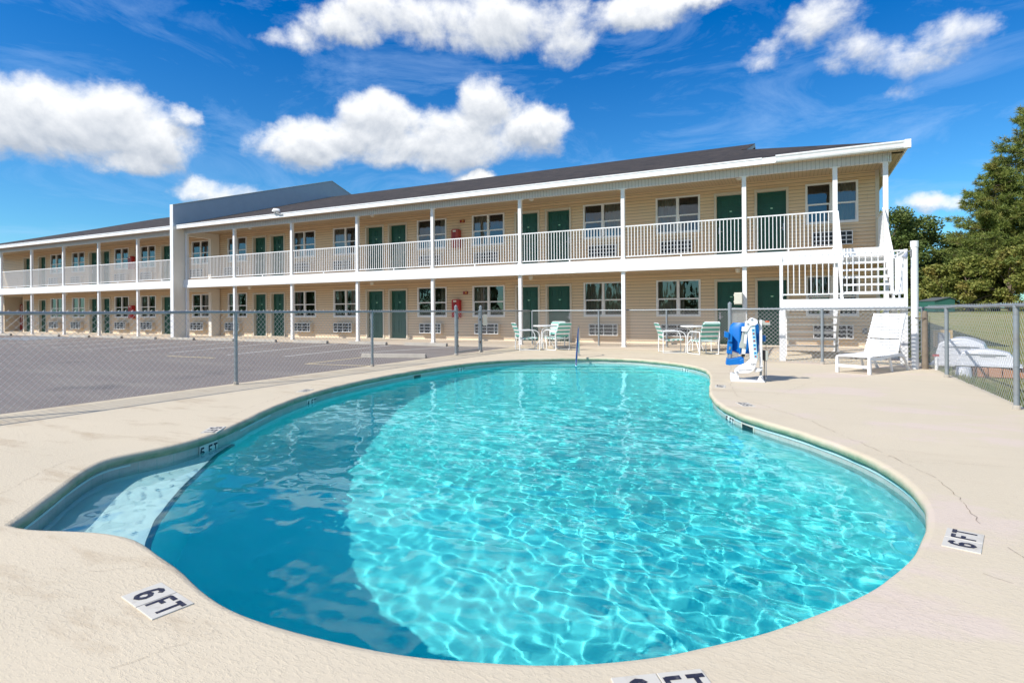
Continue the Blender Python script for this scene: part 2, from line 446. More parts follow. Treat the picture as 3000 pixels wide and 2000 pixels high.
# ------------------------------------------------------------------ the ground, asphalt, deck
def terrain():
    b = MB(); xs = [-600, -200, -80, -30, -8.2, 2.2, 6, 12, 20, 35, 60, 100, 200, 600]; ys = [-600, -200, -60, -20, 0, 16, 20, 24, 28, 32, 36, 40, 46, 55, 70, 120, 250, 600]
    def z(x, y):
        t = min(1, max(0, (y-18)/26)); return -.07+1.05*t*t*(3-2*t)
    idx = {}
    for j, y in enumerate(ys):
        for i, x in enumerate(xs): idx[i, j] = len(b.v); b.v.append((x, y, z(x, y)))
    for j in range(len(ys)-1):
        for i in range(len(xs)-1):
            if xs[i] == -8.2 and ys[j] == 0: continue      # the pool is dug here
            b.f.append((idx[i, j], idx[i+1, j], idx[i+1, j+1], idx[i, j+1])); b.m.append(0)
    o = b.build('ground', M['lawn'], smooth=True); tag(o, kind='structure'); return z
TZ = terrain()
b = MB(); b.box(-90, -8.44, -60, 17.42, -.3, -.045); tag(b.build('parking_lot', M['asphalt']), kind='structure')
b = MB(); b.box(-49.9, 2.38, 17.42, 20.2, -.3, .022)
o = b.build('walkway', M['walk'], bevel=.012); tag(o, kind='structure')

def deck():
    # flat sheet with the pool cut out, then a rounded lip all round
    me = bpy.data.meshes.new('pool_deck')
    X0, X1, Y0, Y1 = -8.44, 2.38, -7., 17.41
    outer = [(X0, Y0), (X1, Y0), (X1, Y1), (X0, Y1)]
    vs = [Vector(p) for p in outer]+[Vector((p.x, p.y)) for p in OUT]
    edges = [(0, 1), (1, 2), (2, 3), (3, 0)]+[(4+i, 4+(i+1) % NO) for i in range(NO)]
    rv, re, rf, ov, oe, of = geometry.delaunay_2d_cdt(vs, edges, [], 0, 1e-5)
    b = MB(); b.v = [(p.x, p.y, 0.) for p in rv]
    cen = np.array([[sum(rv[i].x for i in f)/len(f), sum(rv[i].y for i in f)/len(f)] for f in rf])
    ins = inside_mask(cen[:, 0], cen[:, 1])
    bx = (cen[:, 0] > X0) & (cen[:, 0] < X1) & (cen[:, 1] > Y0) & (cen[:, 1] < Y1)
    for f, i, o in zip(rf, ins, bx):
        if not i and o: b.f.append(tuple(f)); b.m.append(0)
    prof = [(0, 0), (.018, -.003), (.032, -.012), (.041, -.027), (.044, -.045), (.040, -.064), (.028, -.078), (.010, -.084), (-.06, -.086)]
    base = len(b.v)
    for (d, z) in prof:
        for i in range(NO):
            w = 1+.35*noise.noise((OUT[i].x*3, OUT[i].y*3, 0))
            p = OUT[i]+NRM[i]*(d*w if d > 0 else d); b.v.append((p.x, p.y, z))
    for k in range(len(prof)-1):
        for i in range(NO):
            j = (i+1) % NO
            f = (base+k*NO+i, base+(k+1)*NO+i, base+(k+1)*NO+j, base+k*NO+j)
            b.f.append(f if area < 0 else f[::-1]); b.m.append(0)
    # edge of the slab
    for (p, q) in ((0, 1), (1, 2), (2, 3), (3, 0)):
        a, c = outer[p], outer[q]
        b.quad((a[0], a[1], -.3), (c[0], c[1], -.3), (c[0], c[1], 0), (a[0], a[1], 0))
    o = b.build('pool_deck', M['deck'], smooth=True); tag(o, kind='structure')
deck()

# hairline cracks in the deck surface: thin dirt-filled lines
def crack(pts, w, seed):
    r = random.Random(seed); P = []
    for i in range(len(pts)-1):
        a, c = Vector(pts[i]), Vector(pts[i+1]); n = max(2, int((c-a).length/.05)); d = (c-a).normalized(); nn = Vector((-d.y, d.x))
        for j in range(n):
            t = j/n; P.append(a.lerp(c, t)+nn*r.uniform(-1, 1)*.012+nn*.03*noise.noise((t*3+i, seed, 0)))
    b = MB()
    for i in range(len(P)-1):
        d = (P[i+1]-P[i]).normalized(); n = Vector((-d.y, d.x))*w*.72*r.uniform(.15, 1.)
        if r.random() < .12: continue
        a, c = P[i], P[i+1]
        b.quad((a.x-n.x, a.y-n.y, .0035), (c.x-n.x*.6, c.y-n.y*.6, .0035), (c.x+n.x*.6, c.y+n.y*.6, .0035), (a.x+n.x, a.y+n.y, .0035))
    tag(b.build('deck_crack', M['soil']), kind='structure')
crack([(-1.31,12.99),(-1.04,10.42),(-.96,9.47),(-.76,8.38),(-.52,7.91),(-.19,7.32),(.09,6.87),(.28,6.34),(.45,5.94),(.61,5.56),(.72,5.19),(.84,4.87),(.87,4.48),(.88,4.11),(.87,3.87)], .0035, 1)
crack([(-4.67,1.87),(-4.85,2.06),(-5.11,2.32),(-5.25,2.59),(-5.35,2.95)], .002, 2)
crack([(-5.8,4.41),(-6.16,5.03),(-6.66,6.14),(-6.95,6.89)], .003, 3)
crack([(.74,5.33),(1.05,5.38),(1.26,5.41),(1.76,5.5)], .0022, 4)
crack([(-.3,8.6),(-.05,9.6),(.1,10.2),(.35,10.9)], .003, 5)
crack([(.9,3.6),(1.0,3.3),(.95,3.0),(1.05,2.7)], .002, 6)
crack([(-1.92,1.42),(-2.0,1.2),(-2.06,1.0)], .0018, 7)
crack([(-2.72,1.62),(-2.84,1.52),(-2.96,1.44)], .0018, 8)
crack([(.72,3.2),(.95,3.05),(1.3,2.98)], .002, 9)

# ------------------------------------------------------------------ the pool
POOL = thing('swimming_pool', (-3.2, 7., -.3), 'kidney shaped concrete swimming pool full of clear turquoise water', 'swimming pool')
def floor_depth(y):
    t = min(1, max(0, (11.-y)/5.)); t = t*t*(3-2*t)
    return -1.12-.42*t
def basin():
    st = .16; xs = np.arange(-7.2, .9, st); ys = np.arange(1.3, 14.2, st)
    X, Y = np.meshgrid(xs, ys); X = X.ravel(); Y = Y.ravel()
    m = inside_mask(X, Y); X = X[m]; Y = Y[m]
    D = np.min(np.hypot(X[:, None]-OX[None], Y[:, None]-OY[None]), axis=1)
    k = D > .07; X = X[k]; Y = Y[k]; D = D[k]
    vs = [Vector((p.x, p.y)) for p in OUT]+[Vector((x, y)) for x, y in zip(X, Y)]
    rv, re, rf, ov, oe, of = geometry.delaunay_2d_cdt(vs, [(i, (i+1) % NO) for i in range(NO)], [], 0, 1e-5)
    R = .45
    def z(p):
        d = float(np.min(np.hypot(OX-p.x, OY-p.y))); f = floor_depth(p.y)
        if d >= R: return f
        return f+R-sqrt(max(0, R*R-(R-d)**2))
    b = MB(); zz = [z(p) for p in rv]; b.v = [(p.x, p.y, q) for p, q in zip(rv, zz)]
    cen = np.array([[sum(rv[i].x for i in f)/len(f), sum(rv[i].y for i in f)/len(f)] for f in rf]); ins = inside_mask(cen[:, 0], cen[:, 1])
    for f, i in zip(rf, ins):
        if i: b.f.append(tuple(f)); b.m.append(0)
    def wall(zs, name, mat, d=0.):
        w = MB()
        for q in range(len(zs)-1):
            for i in range(NO):
                j = (i+1) % NO; P = []
                for (kk, zi) in ((i, q), (j, q), (j, q+1), (i, q+1)):
                    zv = zs[zi]; zv = zv(OUT[kk]) if callable(zv) else zv
                    P.append((OUT[kk].x+NRM[kk].x*d, OUT[kk].y+NRM[kk].y*d, zv))
                w.quad(*(P if area < 0 else P[::-1]))
        return w
    w = wall([-.29, lambda p: floor_depth(p.y)+R], 'x', None)
    n0 = len(b.v); b.v += w.v; b.f += [tuple(n0+q for q in f) for f in w.f]; b.m += w.m
    o = b.build('basin', M['plaster'], POOL, smooth=True)
    t = wall([-.08, -.29], 'x', None, .004)
    cnt = [0]
    me_uv = {}
    def uv(v, p):
        i = p.index
        vi = min((i % NO, (i+1) % NO), key=lambda q: (OUT[q].x-v.x)**2+(OUT[q].y-v.y)**2)
        s = ARC[vi] if not (i % NO == NO-1 and vi == 0) else ARC[NO]
        return (s, v.z+.242)
    o2 = t.build('tile_band', M['tile'], POOL, uv=uv)
    return o, o2
BASIN, TILE = basin()
REC = [BASIN, TILE]
def strip(i0, i1):
    b = MB(); i = i0
    while i != i1:
        j = (i+1) % NO
        for (a, c) in ((.004, -.094), ):
            pa, pb = OUT[i]+NRM[i]*.012, OUT[j]+NRM[j]*.012
            P = [(pa.x, pa.y, -.112), (pb.x, pb.y, -.112), (pb.x, pb.y, -.096), (pa.x, pa.y, -.096)]
            b.quad(*(P if area < 0 else P[::-1]))
            qa, qb = OUT[i]+NRM[i]*.004, OUT[j]+NRM[j]*.004
            b.quad((qa.x, qa.y, -.095), (qb.x, qb.y, -.095), (pb.x, pb.y, -.096), (pa.x, pa.y, -.096))
        i = j
    b.build('trim_strip', M['strip'], POOL)
I = nearest
strip(I((-3.99, 1.62)), I((-5.08, 2.92))); strip(I((-5.45, 4.25)), I((-5.95, 5.1))); strip(I((-6.62, 6.9)), I((-5.0, 13.8))); strip(I((-2.9, 13.6)), I((-1.4, 10.9))); strip(I((-1.0, 8.0)), I((.6, 3.5)))
# shelf beside the corner, navy tiles along its edge
edge = [(-5.25,4.05),(-5.02,3.70),(-4.72,3.36),(-4.42,3.00),(-4.12,2.68),(-3.82,2.38),(-3.52,2.14),(-3.22,1.93),(-2.95,1.70),(-2.8,1.5)]
edge = [Vector(p) for p in edge]
b = MB(); b.prism([(p.x, p.y) for p in edge]+[(-2.8, 1.0), (-6.2, 1.0), (-6.2, 4.05)], 'z', -2.2, -.29)
REC.append(b.build('shelf', M['plasterw'], POOL))
b = MB()
for i in range(len(edge)-1):
    p, q = edge[i], edge[i+1]; d = (q-p).normalized(); n = Vector((-d.y, d.x))*.028
    if (n.x*1+n.y*1) < 0: n = -n
    b.prism([(p.x-n.x, p.y-n.y), (q.x-n.x, q.y-n.y), (q.x+n.x*.2, q.y+n.y*.2), (p.x+n.x*.2, p.y+n.y*.2)], 'z', -.35, -.282)
REC.append(b.build('edge_tiles', M['darktile'], POOL))
# three steps at the shallow end
ax = Vector((.92, .39)); bx_ = Vector((.39, -.92)); o0 = Vector((-4.3, 14.02))
for k, (e, z) in enumerate(((.42, -.40), (.80, -.64), (1.18, -.90))):
    b = MB(); P = [o0+ax*(-3.5)-bx_*1., o0+ax*3.5-bx_*1., o0+ax*3.5+bx_*e, o0+ax*(-3.5)+bx_*e]
    b.prism([(p.x, p.y) for p in P], 'z', -2., z)
    REC.append(b.build('step', M['plasterw'], POOL))
    b = MB(); P = [o0+ax*(-3.5)+bx_*(e-.05), o0+ax*3.5+bx_*(e-.05), o0+ax*3.5+bx_*(e+.008), o0+ax*(-3.5)+bx_*(e+.008)]
    b.prism([(p.x, p.y) for p in P], 'z', z-.05, z+.006)
    REC.append(b.build('step_nosing', M['darktile'], POOL))
# skimmer mouths
for c in ((-.46, 6.97), (-6.98, 9.63)):
    i = nearest(c); p = OUT[i]; n = NRM[i]; an = atan2(n.y, n.x)
    mt = Matrix.Translation((p.x, p.y, 0)) @ Matrix.Rotation(an, 4, 'Z')
    b = MB(); b.box(-.004, .009, -.12, .12, -.24, -.115, 0, mt)
    s = b.build('skimmer', M['black'], POOL)
    b = MB()
    b.box(.0, .014, -.14, .14, -.113, -.10, 0, mt); b.box(.0, .014, -.14, -.12, -.25, -.113, 0, mt); b.box(.0, .014, .12, .14, -.25, -.113, 0, mt)
    b.build('surround', M['plate'], s)

def water():
    st = .02; x0, x1, y0, y1 = -7.15, .85, 1.4, 14.15
    xs = np.arange(x0, x1, st); ys = np.arange(y0, y1, st); nx, ny = len(xs), len(ys)
    X, Y = np.meshgrid(xs, ys)
    r = np.random.RandomState(5)
    H = np.zeros_like(X); wind = radians(62)
    cur = []
    for k in range(60):
        lam = .080*(9.**r.rand()); th = wind+r.normal()*.95; kk = 2*pi/lam
        amp = (lam/.3)**1.25*(1.35 if .10 < lam < .2 else 1.); cur.append(amp*kk*kk)
        H += amp*np.sin(kk*(X*cos(th)+Y*sin(th))+r.rand()*2*pi)
    H *= 1.6/sqrt(sum(c*c for c in cur)/2)
    # gusts: calmer water in the lee of the left side, livelier to the right
    g = np.clip((X+3.6+.22*(Y-2))/2.6, 0, 1); g = .50+.50*g*g*(3-2*g)
    g = g*(.85+.25*np.sin(X*.9+1.)*np.sin(Y*.7+.4))
    far = np.clip((Y-8.5)/4, 0, 1); g = g*(1-.25*far)
    Z = -.158+H*g
    exp = .1
    m = inside_mask(X, Y)
    mm = m.copy()
    for dx in (-4, 0, 4):
        for dy in (-4, 0, 4): mm |= np.roll(np.roll(m, dx, 1), dy, 0)
    idx = -np.ones(X.shape, int); idx[mm] = np.arange(mm.sum())
    V = np.stack([X[mm], Y[mm], Z[mm]], 1)
    a = idx[:-1, :-1]; b_ = idx[:-1, 1:]; c = idx[1:, 1:]; d = idx[1:, :-1]
    ok = (a >= 0) & (b_ >= 0) & (c >= 0) & (d >= 0)
    F = np.stack([a[ok], b_[ok], c[ok], d[ok]], 1)
    me = bpy.data.meshes.new('water'); me.vertices.add(len(V)); me.vertices.foreach_set('co', V.ravel())
    me.loops.add(F.size); me.loops.foreach_set('vertex_index', F.ravel()); me.polygons.add(len(F))
    me.polygons.foreach_set('loop_start', np.arange(0, F.size, 4)); me.polygons.foreach_set('loop_total', np.full(len(F), 4))
    me.update(calc_edges=True); me.validate(); me.polygons.foreach_set('use_smooth', [True]*len(F)); me.materials.append(M['water'])
    o = bpy.data.objects.new('water', me); COL.objects.link(o); tag(o, kind='structure')
    o.cycles.is_caustics_caster = True
    # the body of the water below it, which tints what lies deep
    b = MB(); pts = [(p.x-NRM[i].x*.015, p.y-NRM[i].y*.015) for i, p in enumerate(OUT)]
    vs = [Vector(p) for p in pts]
    tri = geometry.tessellate_polygon([[Vector((p[0], p[1], 0)) for p in pts]])
    n = len(pts); b.v = [(p[0], p[1], -.118) for p in pts]+[(p[0], p[1], -2.3) for p in pts]
    for t in tri:
        A = [Vector(pts[q]) for q in t]; ar = (A[1]-A[0]).cross(A[2]-A[0])
        t = tuple(t) if ar > 0 else tuple(t)[::-1]
        b.f.append(t); b.f.append(tuple(q+n for q in t)[::-1]); b.m += [0, 0]
    for i in range(n):
        j = (i+1) % n; f = (i, i+n, j+n, j); b.f.append(f if area > 0 else f[::-1]); b.m.append(0)
    tag(b.build('water', M['wvol']), kind='structure')
water()
for o in REC: o.cycles.is_caustics_receiver = True

def text_mesh(s, size, parent, mat, mtx, name='lettering', bold=.0, ex=.001, align='CENTER', sx=1., spacing=1.):
    cu = bpy.data.curves.new('t', 'FONT'); cu.body = s; cu.size = size; cu.offset = bold; cu.extrude = ex; cu.align_x = align; cu.align_y = 'CENTER'; cu.space_character = spacing
    to = bpy.data.objects.new('t', cu); COL.objects.link(to)
    dg = bpy.context.evaluated_depsgraph_get(); me = bpy.data.meshes.new_from_object(to.evaluated_get(dg))
    bpy.data.objects.remove(to); bpy.data.curves.remove(cu)
    me.materials.clear(); me.materials.append(mat); me.name = name
    me.transform(mtx @ Matrix.Diagonal((sx, 1, 1, 1)))
    o = bpy.data.objects.new(name, me); COL.objects.link(o); o.parent = parent
    return o
GLY = {'F': [[(.0, 0), (.0, 1)], [(.0, .93), (.52, .93)], [(.0, .52), (.40, .52)]],
       'T': [[(.26, 0), (.26, .93)], [(-.06, .93), (.58, .93)]],
       '4': [[(.40, 0), (.40, 1)], [(.40, .96), (.0, .34), (.0, .27), (.56, .27)]],
       '5': [[(.50, .93), (.06, .93), (.03, .52), (.20, .60), (.38, .57), (.50, .42), (.50, .24), (.38, .09), (.22, .06), (.06, .12), (.0, .22)]],
       '3': [[(.02, .80), (.12, .91), (.26, .94), (.42, .88), (.48, .75), (.42, .60), (.24, .53), (.42, .47), (.51, .30), (.44, .13), (.26, .06), (.10, .10), (.0, .22)]],
       '6': [[(.50, .80), (.42, .91), (.27, .95), (.11, .86), (.03, .62), (.02, .34), (.08, .14), (.25, .05), (.42, .12), (.51, .28), (.46, .46), (.30, .55), (.14, .50), (.04, .36)]]}
def stroke_text(txt, h, parent, mat, mtx, w=.15, gap=.30, name='lettering'):
    b = MB(); adv = {'F': .62, 'T': .60, ' ': .36}; x = 0; W = sum(adv.get(c, .64) for c in txt)+gap*0+.16*(len(txt)-1); x = -W/2+.06
    for c in txt:
        for path in GLY.get(c, []):
            P = [Vector((p[0]+x, p[1]-.5)) for p in path]; L = []; Rr = []
            for i, p in enumerate(P):
                d = (P[min(i+1, len(P)-1)]-P[max(i-1, 0)]).normalized(); n = Vector((-d.y, d.x))*w/2
                if 0 < i < len(P)-1:
                    d1 = (P[i]-P[i-1]).normalized(); d2 = (P[i+1]-P[i]).normalized(); n = n/max(.6, sqrt(max(.01, (1+d1.dot(d2))/2)))
                L.append(p+n); Rr.append(p-n)
            for i in range(len(P)-1):
                q4 = [Rr[i], Rr[i+1], L[i+1], L[i]]
                b.poly([tuple(mtx @ Vector((q_.x*h, q_.y*h, .0004*(1+len(b.f) % 3)))) for q_ in q4])
        x += adv.get(c, .64)+.16
    return b.build(name, mat, parent, local=True)
def frame(o, right, up):
    r = Vector(right).normalized(); u = Vector(up).normalized(); n = r.cross(u)
    return Matrix(((r.x, u.x, n.x, o[0]), (r.y, u.y, n.y, o[1]), (r.z, u.z, n.z, o[2]), (0, 0, 0, 1)))
def deck_marker(c, up, txt, label, num_w=.15):
    up = Vector((up[0], up[1])).normalized(); right = Vector((up.y, -up.x))
    # thing at its place, parts in local coordinates
    t = thing('depth_marker', (c[0], c[1], .0), label, 'depth marker', 'pool depth markers')
    R = frame((0, 0, 0), (right.x, right.y, 0), (up.x, up.y, 0))
    for k, s in ((-1, txt[0]), (1, 'FT')):
        b = MB(); b.box(k*.077-.075, k*.077+.075, -.077, .077, -.01, .005, 0, R)
        pl = b.build('tile', M['plate'], t, local=True, bevel=.002)
        stroke_text(s, .105 if k < 0 else .100, pl, M['ink'], R @ Matrix.Translation((k*.077, .0, .0058)) @ Matrix.Diagonal((1. if k < 0 else .93, 1, 1, 1)), w=.19)
    return t
deck_marker((-2.355, 1.455), (.18, .98), '6 FT', 'white 6 FT tile pair set in the near left deck below the shelf')
deck_marker((.735, 3.615), (-.965, .26), '6 FT', 'white 6 FT tile pair in the right deck by the near curve')
deck_marker((-.375, 1.80), (-.57, .82), '6 FT', 'white 6 FT tile pair at the bottom edge of the view, cut off')
deck_marker((-5.28, 3.84), (.80, .60), '5 FT', 'small white 5 FT tile pair on the left deck above the shelf corner')
deck_marker((-6.66, 6.36), (.93, .37), '4 FT', 'faint 4 FT tile pair on the left deck close to the fence')
deck_marker((-.60, 7.66), (-.93, -.37), '5 FT', 'white 5 FT tile pair on the right deck in front of the pool lift')
deck_marker((-1.09, 9.34), (-1., -.1), '4 FT', 'faint 4 FT tile pair on the deck beside the foot of the pool lift')
def wall_marker(c, txt, label):
    i = nearest(c); p = OUT[i]; n = NRM[i]
    p3 = Vector((p.x, p.y, -.168))+Vector((n.x, n.y, 0))*.008
    t = thing('depth_marker', p3, label, 'depth marker', 'pool depth markers')
    right = Vector((-n.y, n.x, 0))
    R = frame((0, 0, 0), right, (0, 0, 1))
    b = MB(); b.box(-.14, .14, -.078, .078, -.004, .004, 0, R); pl = b.build('tile', M['platew'], t, local=True)
    stroke_text(txt, .098, pl, M['ink'], R @ Matrix.Translation((0, .01, .0048)), w=.20)
wall_marker((-5.09, 3.73), '5 FT', '5 FT tile on the pool wall where the shelf edge meets it')
wall_marker((-6.46, 6.26), '4 FT', '4 FT tile on the left pool wall')
wall_marker((-6.8, 11.16), '3 FT', '3 FT tile on the far left pool wall beyond the skimmer')
wall_marker((-2.29, 12.95), '3 FT', '3 FT tile on the far right pool wall')
wall_marker((-.68, 7.33), '5 FT', '5 FT tile on the right pool wall beside the skimmer')

# handrail
t = thing('handrail', (-5.15, 14.2, 0), 'curved chrome grab rail at the shallow end steps', 'handrail')
P = [(-5.20, 14.36, 0), (-5.20, 14.36, .25), (-5.19, 14.33, .62), (-5.17, 14.27, .72), (-5.13, 14.17, .765), (-5.09, 14.05, .74), (-5.06, 13.95, .67), (-4.97, 13.62, .30), (-4.90, 13.36, .0), (-4.86, 13.2, -.19), (-4.84, 13.14, -.45), (-4.84, 13.13, -.7)]
P = [tuple(p) for p in P]
b = MB(); b.tube(P, .024, 12); b.build('rail', M['chrome'], t, smooth=True)
b = MB(); b.lathe([(.055, 0), (.055, .012), (.03, .022)], -5.20, 14.36, 16); b.build('foot_plate', M['steel'], t, smooth=True)

# ------------------------------------------------------------------ the motel
XR, XL = 2.12, -49.4
MOTEL = thing('motel_building', (-23.6, 20, 0), 'long two storey motel with tan siding, green doors and white walkway railings', 'motel')
WINS = [(.19,1.60),(-4.40,-2.93),(-7.03,-5.56),(-11.72,-10.26),(-14.41,-12.94),(-19.09,-17.62),(-21.63,-20.18),(-26.26,-24.84),(-29.11,-27.67),(-33.65,-32.24),(-36.17,-34.76),(-40.70,-39.28),(-43.21,-41.82)]
DOORS = [(-1.26,-.27),(-2.49,-1.48),(-8.54,-7.49),(-9.82,-8.77),(-15.94,-14.92),(-17.20,-16.17),(-23.17,-22.17),(-24.42,-23.42),(-31.77,-30.80),(-37.55,-36.60),(-38.85,-37.92),(-44.68,-43.73),(-46.59,-45.68)]
FL = [(0.022, 2.46), (2.82, 5.27)]
def wall_panels(fl):
    z0, z1 = FL[fl]; dz = 0. if fl == 0 else 2.82
    ops = []
    for (a, c) in WINS: ops.append((a+.03, c-.03, dz+.985, dz+2.185))
    for (a, c) in DOORS: ops.append((a+.06, c-.06, z0-.1, dz+2.14))
    if fl == 0: ops.append((-49.2, -46.75, -.1, 2.44))
    zs = [z0]; z = z0
    crs = .108
    k = 0
    rows = []
    z = z0
    while z < z1-1e-4: rows.append((z, min(z1, z+crs))); z += crs
    b = MB()
    for (a, c) in rows:
        cuts = sorted({a, c}|{v for o in ops for v in (o[2], o[3]) if a < v < c})
        for q in range(len(cuts)-1):
            u, w = cuts[q], cuts[q+1]; mid = (u+w)/2
            xs = [XL, XR]; blocks = sorted([(o[0], o[1]) for o in ops if o[2] < mid < o[3]])
            segs = []; x = XL
            for (p0, p1) in blocks: segs.append((x, p0)); x = p1
            segs.append((x, XR))
            y = lambda zz: 20.-.026*(1-(zz-a)/crs)
            for (p0, p1) in segs:
                if p1-p0 < .01: continue
                b.quad((p0, y(u), u), (p1, y(u), u), (p1, y(w), w), (p0, y(w), w))
                if q == 0: b.quad((p0, 20.0, a), (p1, 20.0, a), (p1, y(a), a), (p0, y(a), a))
    b.build('front_wall', M['siding'], MOTEL)
wall_panels(0); wall_panels(1)
b = MB()
b.box(XR-.16, XR, 20.02, 36., 0, 5.3); b.box(XL, XL+.16, 20.02, 36, 0, 5.3); b.box(XL+.16, XR-.16, 35.85, 36., 0, 5.3)
b.build('end_wall', M['siding'], MOTEL)
b = MB(); b.box(XR-.09, XR+.012, 19.972, 20.02, 0.022, 5.27); b.box(XR+.001, XR+.012, 20.02, 20.1, .022, 5.27); b.build('corner_trim', M['trim'], MOTEL)
# things behind the openings: a dark sheet standing in for the unlit rooms, floor slab
b = MB(); b.box(-46.6, XR-.2, 20.9, 20.95, .0, 5.3); b.box(XL+.2, -46.6, 20.9, 20.95, 2.6, 5.3); b.build('dark_room_backing', M['glassdark'], MOTEL)
b = MB(); b.box(XL+.2, XR-.2, 20.03, 30, 2.52, 2.80); b.build('floor_slab', M['glassdark'], MOTEL)
# recess with the machines
b = MB()
b.box(-49.3, -49.2, 20.0, 22.3, 0.0, 2.5); b.box(-46.75, -46.62, 20.03, 22.3, 0.0, 2.5); b.box(-49.3, -46.62, 22.3, 22.4, 0, 2.5); b.box(-49.2, -46.75, 20.05, 22.3, 2.42, 2.5); b.box(-49.3, -46.62, 20.1, 22.3, -.1, .03)
b.build('alcove', M['stucco'], MOTEL)
# foundation strip
b = MB(); b.box(-46.7, XR, 19.965, 19.999, .0, .045); b.build('sill_plate', M['trim'], MOTEL)

def window(a, c, fl, cur):
    dz = 2.82*fl; z0, z1 = dz+.96, dz+2.21; mid = (a+c)/2; zm = (z0+z1)/2-.02
    b = MB(); y0, y1 = 19.955, 20.06
    w = .062
    b.box(a, a+w, y0, y1, z0, z1); b.box(c-w, c, y0, y1, z0, z1); b.box(a+w, c-w, y0, y1, z0, z0+w); b.box(a+w, c-w, y0, y1, z1-w*.8, z1)
    b.box(mid-.045, mid+.045, y0+.004, y1, z0+w, z1-w*.8)
    fr = MB(); 
    o = b.build('window', M['acfront'] if False else M['white'], MOTEL)
    ys = 19.99
    rail = MB()
    for (p, q) in ((a+w, mid-.045), (mid+.045, c-w)):
        rail.box(p, q, ys-.012, ys+.03, zm-.024, zm+.024)
        rail.box(p, p+.02, ys, ys+.03, z0+w, zm-.024); rail.box(q-.02, q, ys, ys+.03, z0+w, zm-.024); rail.box(p+.02, q-.02, ys, ys+.03, z0+w, z0+w+.022)
    rail.build('sash', M['white'], o)
    g = MB()
    for (p, q) in ((a+w, mid-.045), (mid+.045, c-w)):
        g.quad((p, ys+.022, zm), (q, ys+.022, zm), (q, ys+.022, z1-w*.8), (p, ys+.022, z1-w*.8))
        g.quad((p+.02, ys+.012, z0+w+.02), (q-.02, ys+.012, z0+w+.02), (q-.02, ys+.012, zm-.022), (p+.02, ys+.012, zm-.022))
    g.build('pane', M['glass'], o)
    cb = MB(); r = random.Random(int(a*100)+fl)
    for (p, q) in cur:
        p = a+(c-a)*p; q = a+(c-a)*q; n = max(6, int((q-p)/.018)); ph = r.random()*6
        row = [(p+(q-p)*i/n, 20.13+.022*sin(i*.018*62+ph)+.012*sin(i*.018*23+ph*2)) for i in range(n+1)]
        for i in range(n): cb.quad((row[i][0], row[i][1], z0-.05), (row[i+1][0], row[i+1][1], z0-.05), (row[i+1][0], row[i+1][1], z1+.05), (row[i][0], row[i][1], z1+.05))
    if cur: cb.build('curtain', M['curtain'], o, smooth=True)
CU = {(0, 1): [(.55, 1.)], (0, 0): [(0, .3), (.7, 1)], (1, 1): [(0, .48)], (1, 0): [(0, .5), (.52, .62)], (2, 1): [(.5, 1)], (2, 0): [(0, 1)],
      (3, 1): [(0, .40)], (3, 0): [(0, .42)], (4, 1): [(.72, 1)], (4, 0): [(.74, 1)], (5, 1): [(0, .35)], (5, 0): [(0, .25), (.6, 1)], (6, 1): [(.1, .3)], (6, 0): [(0, .1)],
      (7, 1): [(0, .2)], (7, 0): [(0, .25)], (8, 0): [(.6, 1)], (9, 0): [(0, .4)], (10, 0): [(.5, 1)], (11, 0): [(0, 1)], (12, 0): [(.2, .6)]}
for i, (a, c) in enumerate(WINS):
    for fl in (0, 1): window(a, c, fl, CU.get((i, fl), []))

def door(a, c, fl, hs):
    dz = 2.82*fl; z0 = dz+(.022 if fl == 0 else 0.); z1 = dz+2.19
    b = MB(); w = .075
    # casing proud of the siding plus the deep jamb
    b.box(a, a+w, 19.95, 20.14, z0, z1); b.box(c-w, c, 19.95, 20.14, z0, z1); b.box(a+w, c-w, 19.95, 20.14, z1-.085, z1)
    b.box(a+w, c-w, 19.97, 20.14, z0, z0+.028)
    root = b.build('door', M['trim'], MOTEL)
    l0, l1 = a+w, c-w; y = 20.11; zb, zt = z0+.03, z1-.087
    d = MB(); d.box(l0, l1, y, y+.045, zb, zt)
    W = l1-l0; H = zt-zb
    cols = ((l0+W*.13, l0+W*.455), (l0+W*.545, l0+W*.87)); rows = ((.11, .40), (.47, .76), (.81, .94))
    for (p, q) in cols:
        for (u, v) in rows:
            zu, zv = zb+H*u, zb+H*v; k = .018
            # raised moulding ring and inner panel
            for (xa, xb, za, zc_) in ((p, q, zu, zu+k), (p, q, zv-k, zv), (p, p+k, zu+k, zv-k), (q-k, q, zu+k, zv-k)): d.box(xa, xb, y-.014, y, za, zc_)
            d.box(p+.045, q-.045, y-.012, y, zu+.045, zv-.045)
    d.build('leaf', M['door'], root)
    hx = l1-.075 if hs > 0 else l0+.075
    h = MB(); h.box(hx-.028, hx+.028, y-.024, y, z0+.86, z0+.98); h.box(hx-.02, hx+.02, y-.018, y, z0+.99, z0+1.08)
    h.tube([(hx, y-.02, z0+.93), (hx, y-.062, z0+.93), (hx-hs*.10, y-.066, z0+.93)], .010, 6)
    h.build('handle', M['lockmetal'], root)
    n = MB(); m = (l0+l1)/2; n.box(m-.055, m+.055, y-.012, y, z0+1.56, z0+1.60, 0); n.box(m-.028, m+.028, y-.015, y-.012, z0+1.57, z0+1.59, 1)
    n.build('number_plate', [M['green_tag'], M['paper']], root)
for i, (a, c) in enumerate(DOORS):
    for fl in (0, 1):
        hs = -1 if i in (1, 3, 5, 7, 10) else 1
        door(a, c, fl, hs)

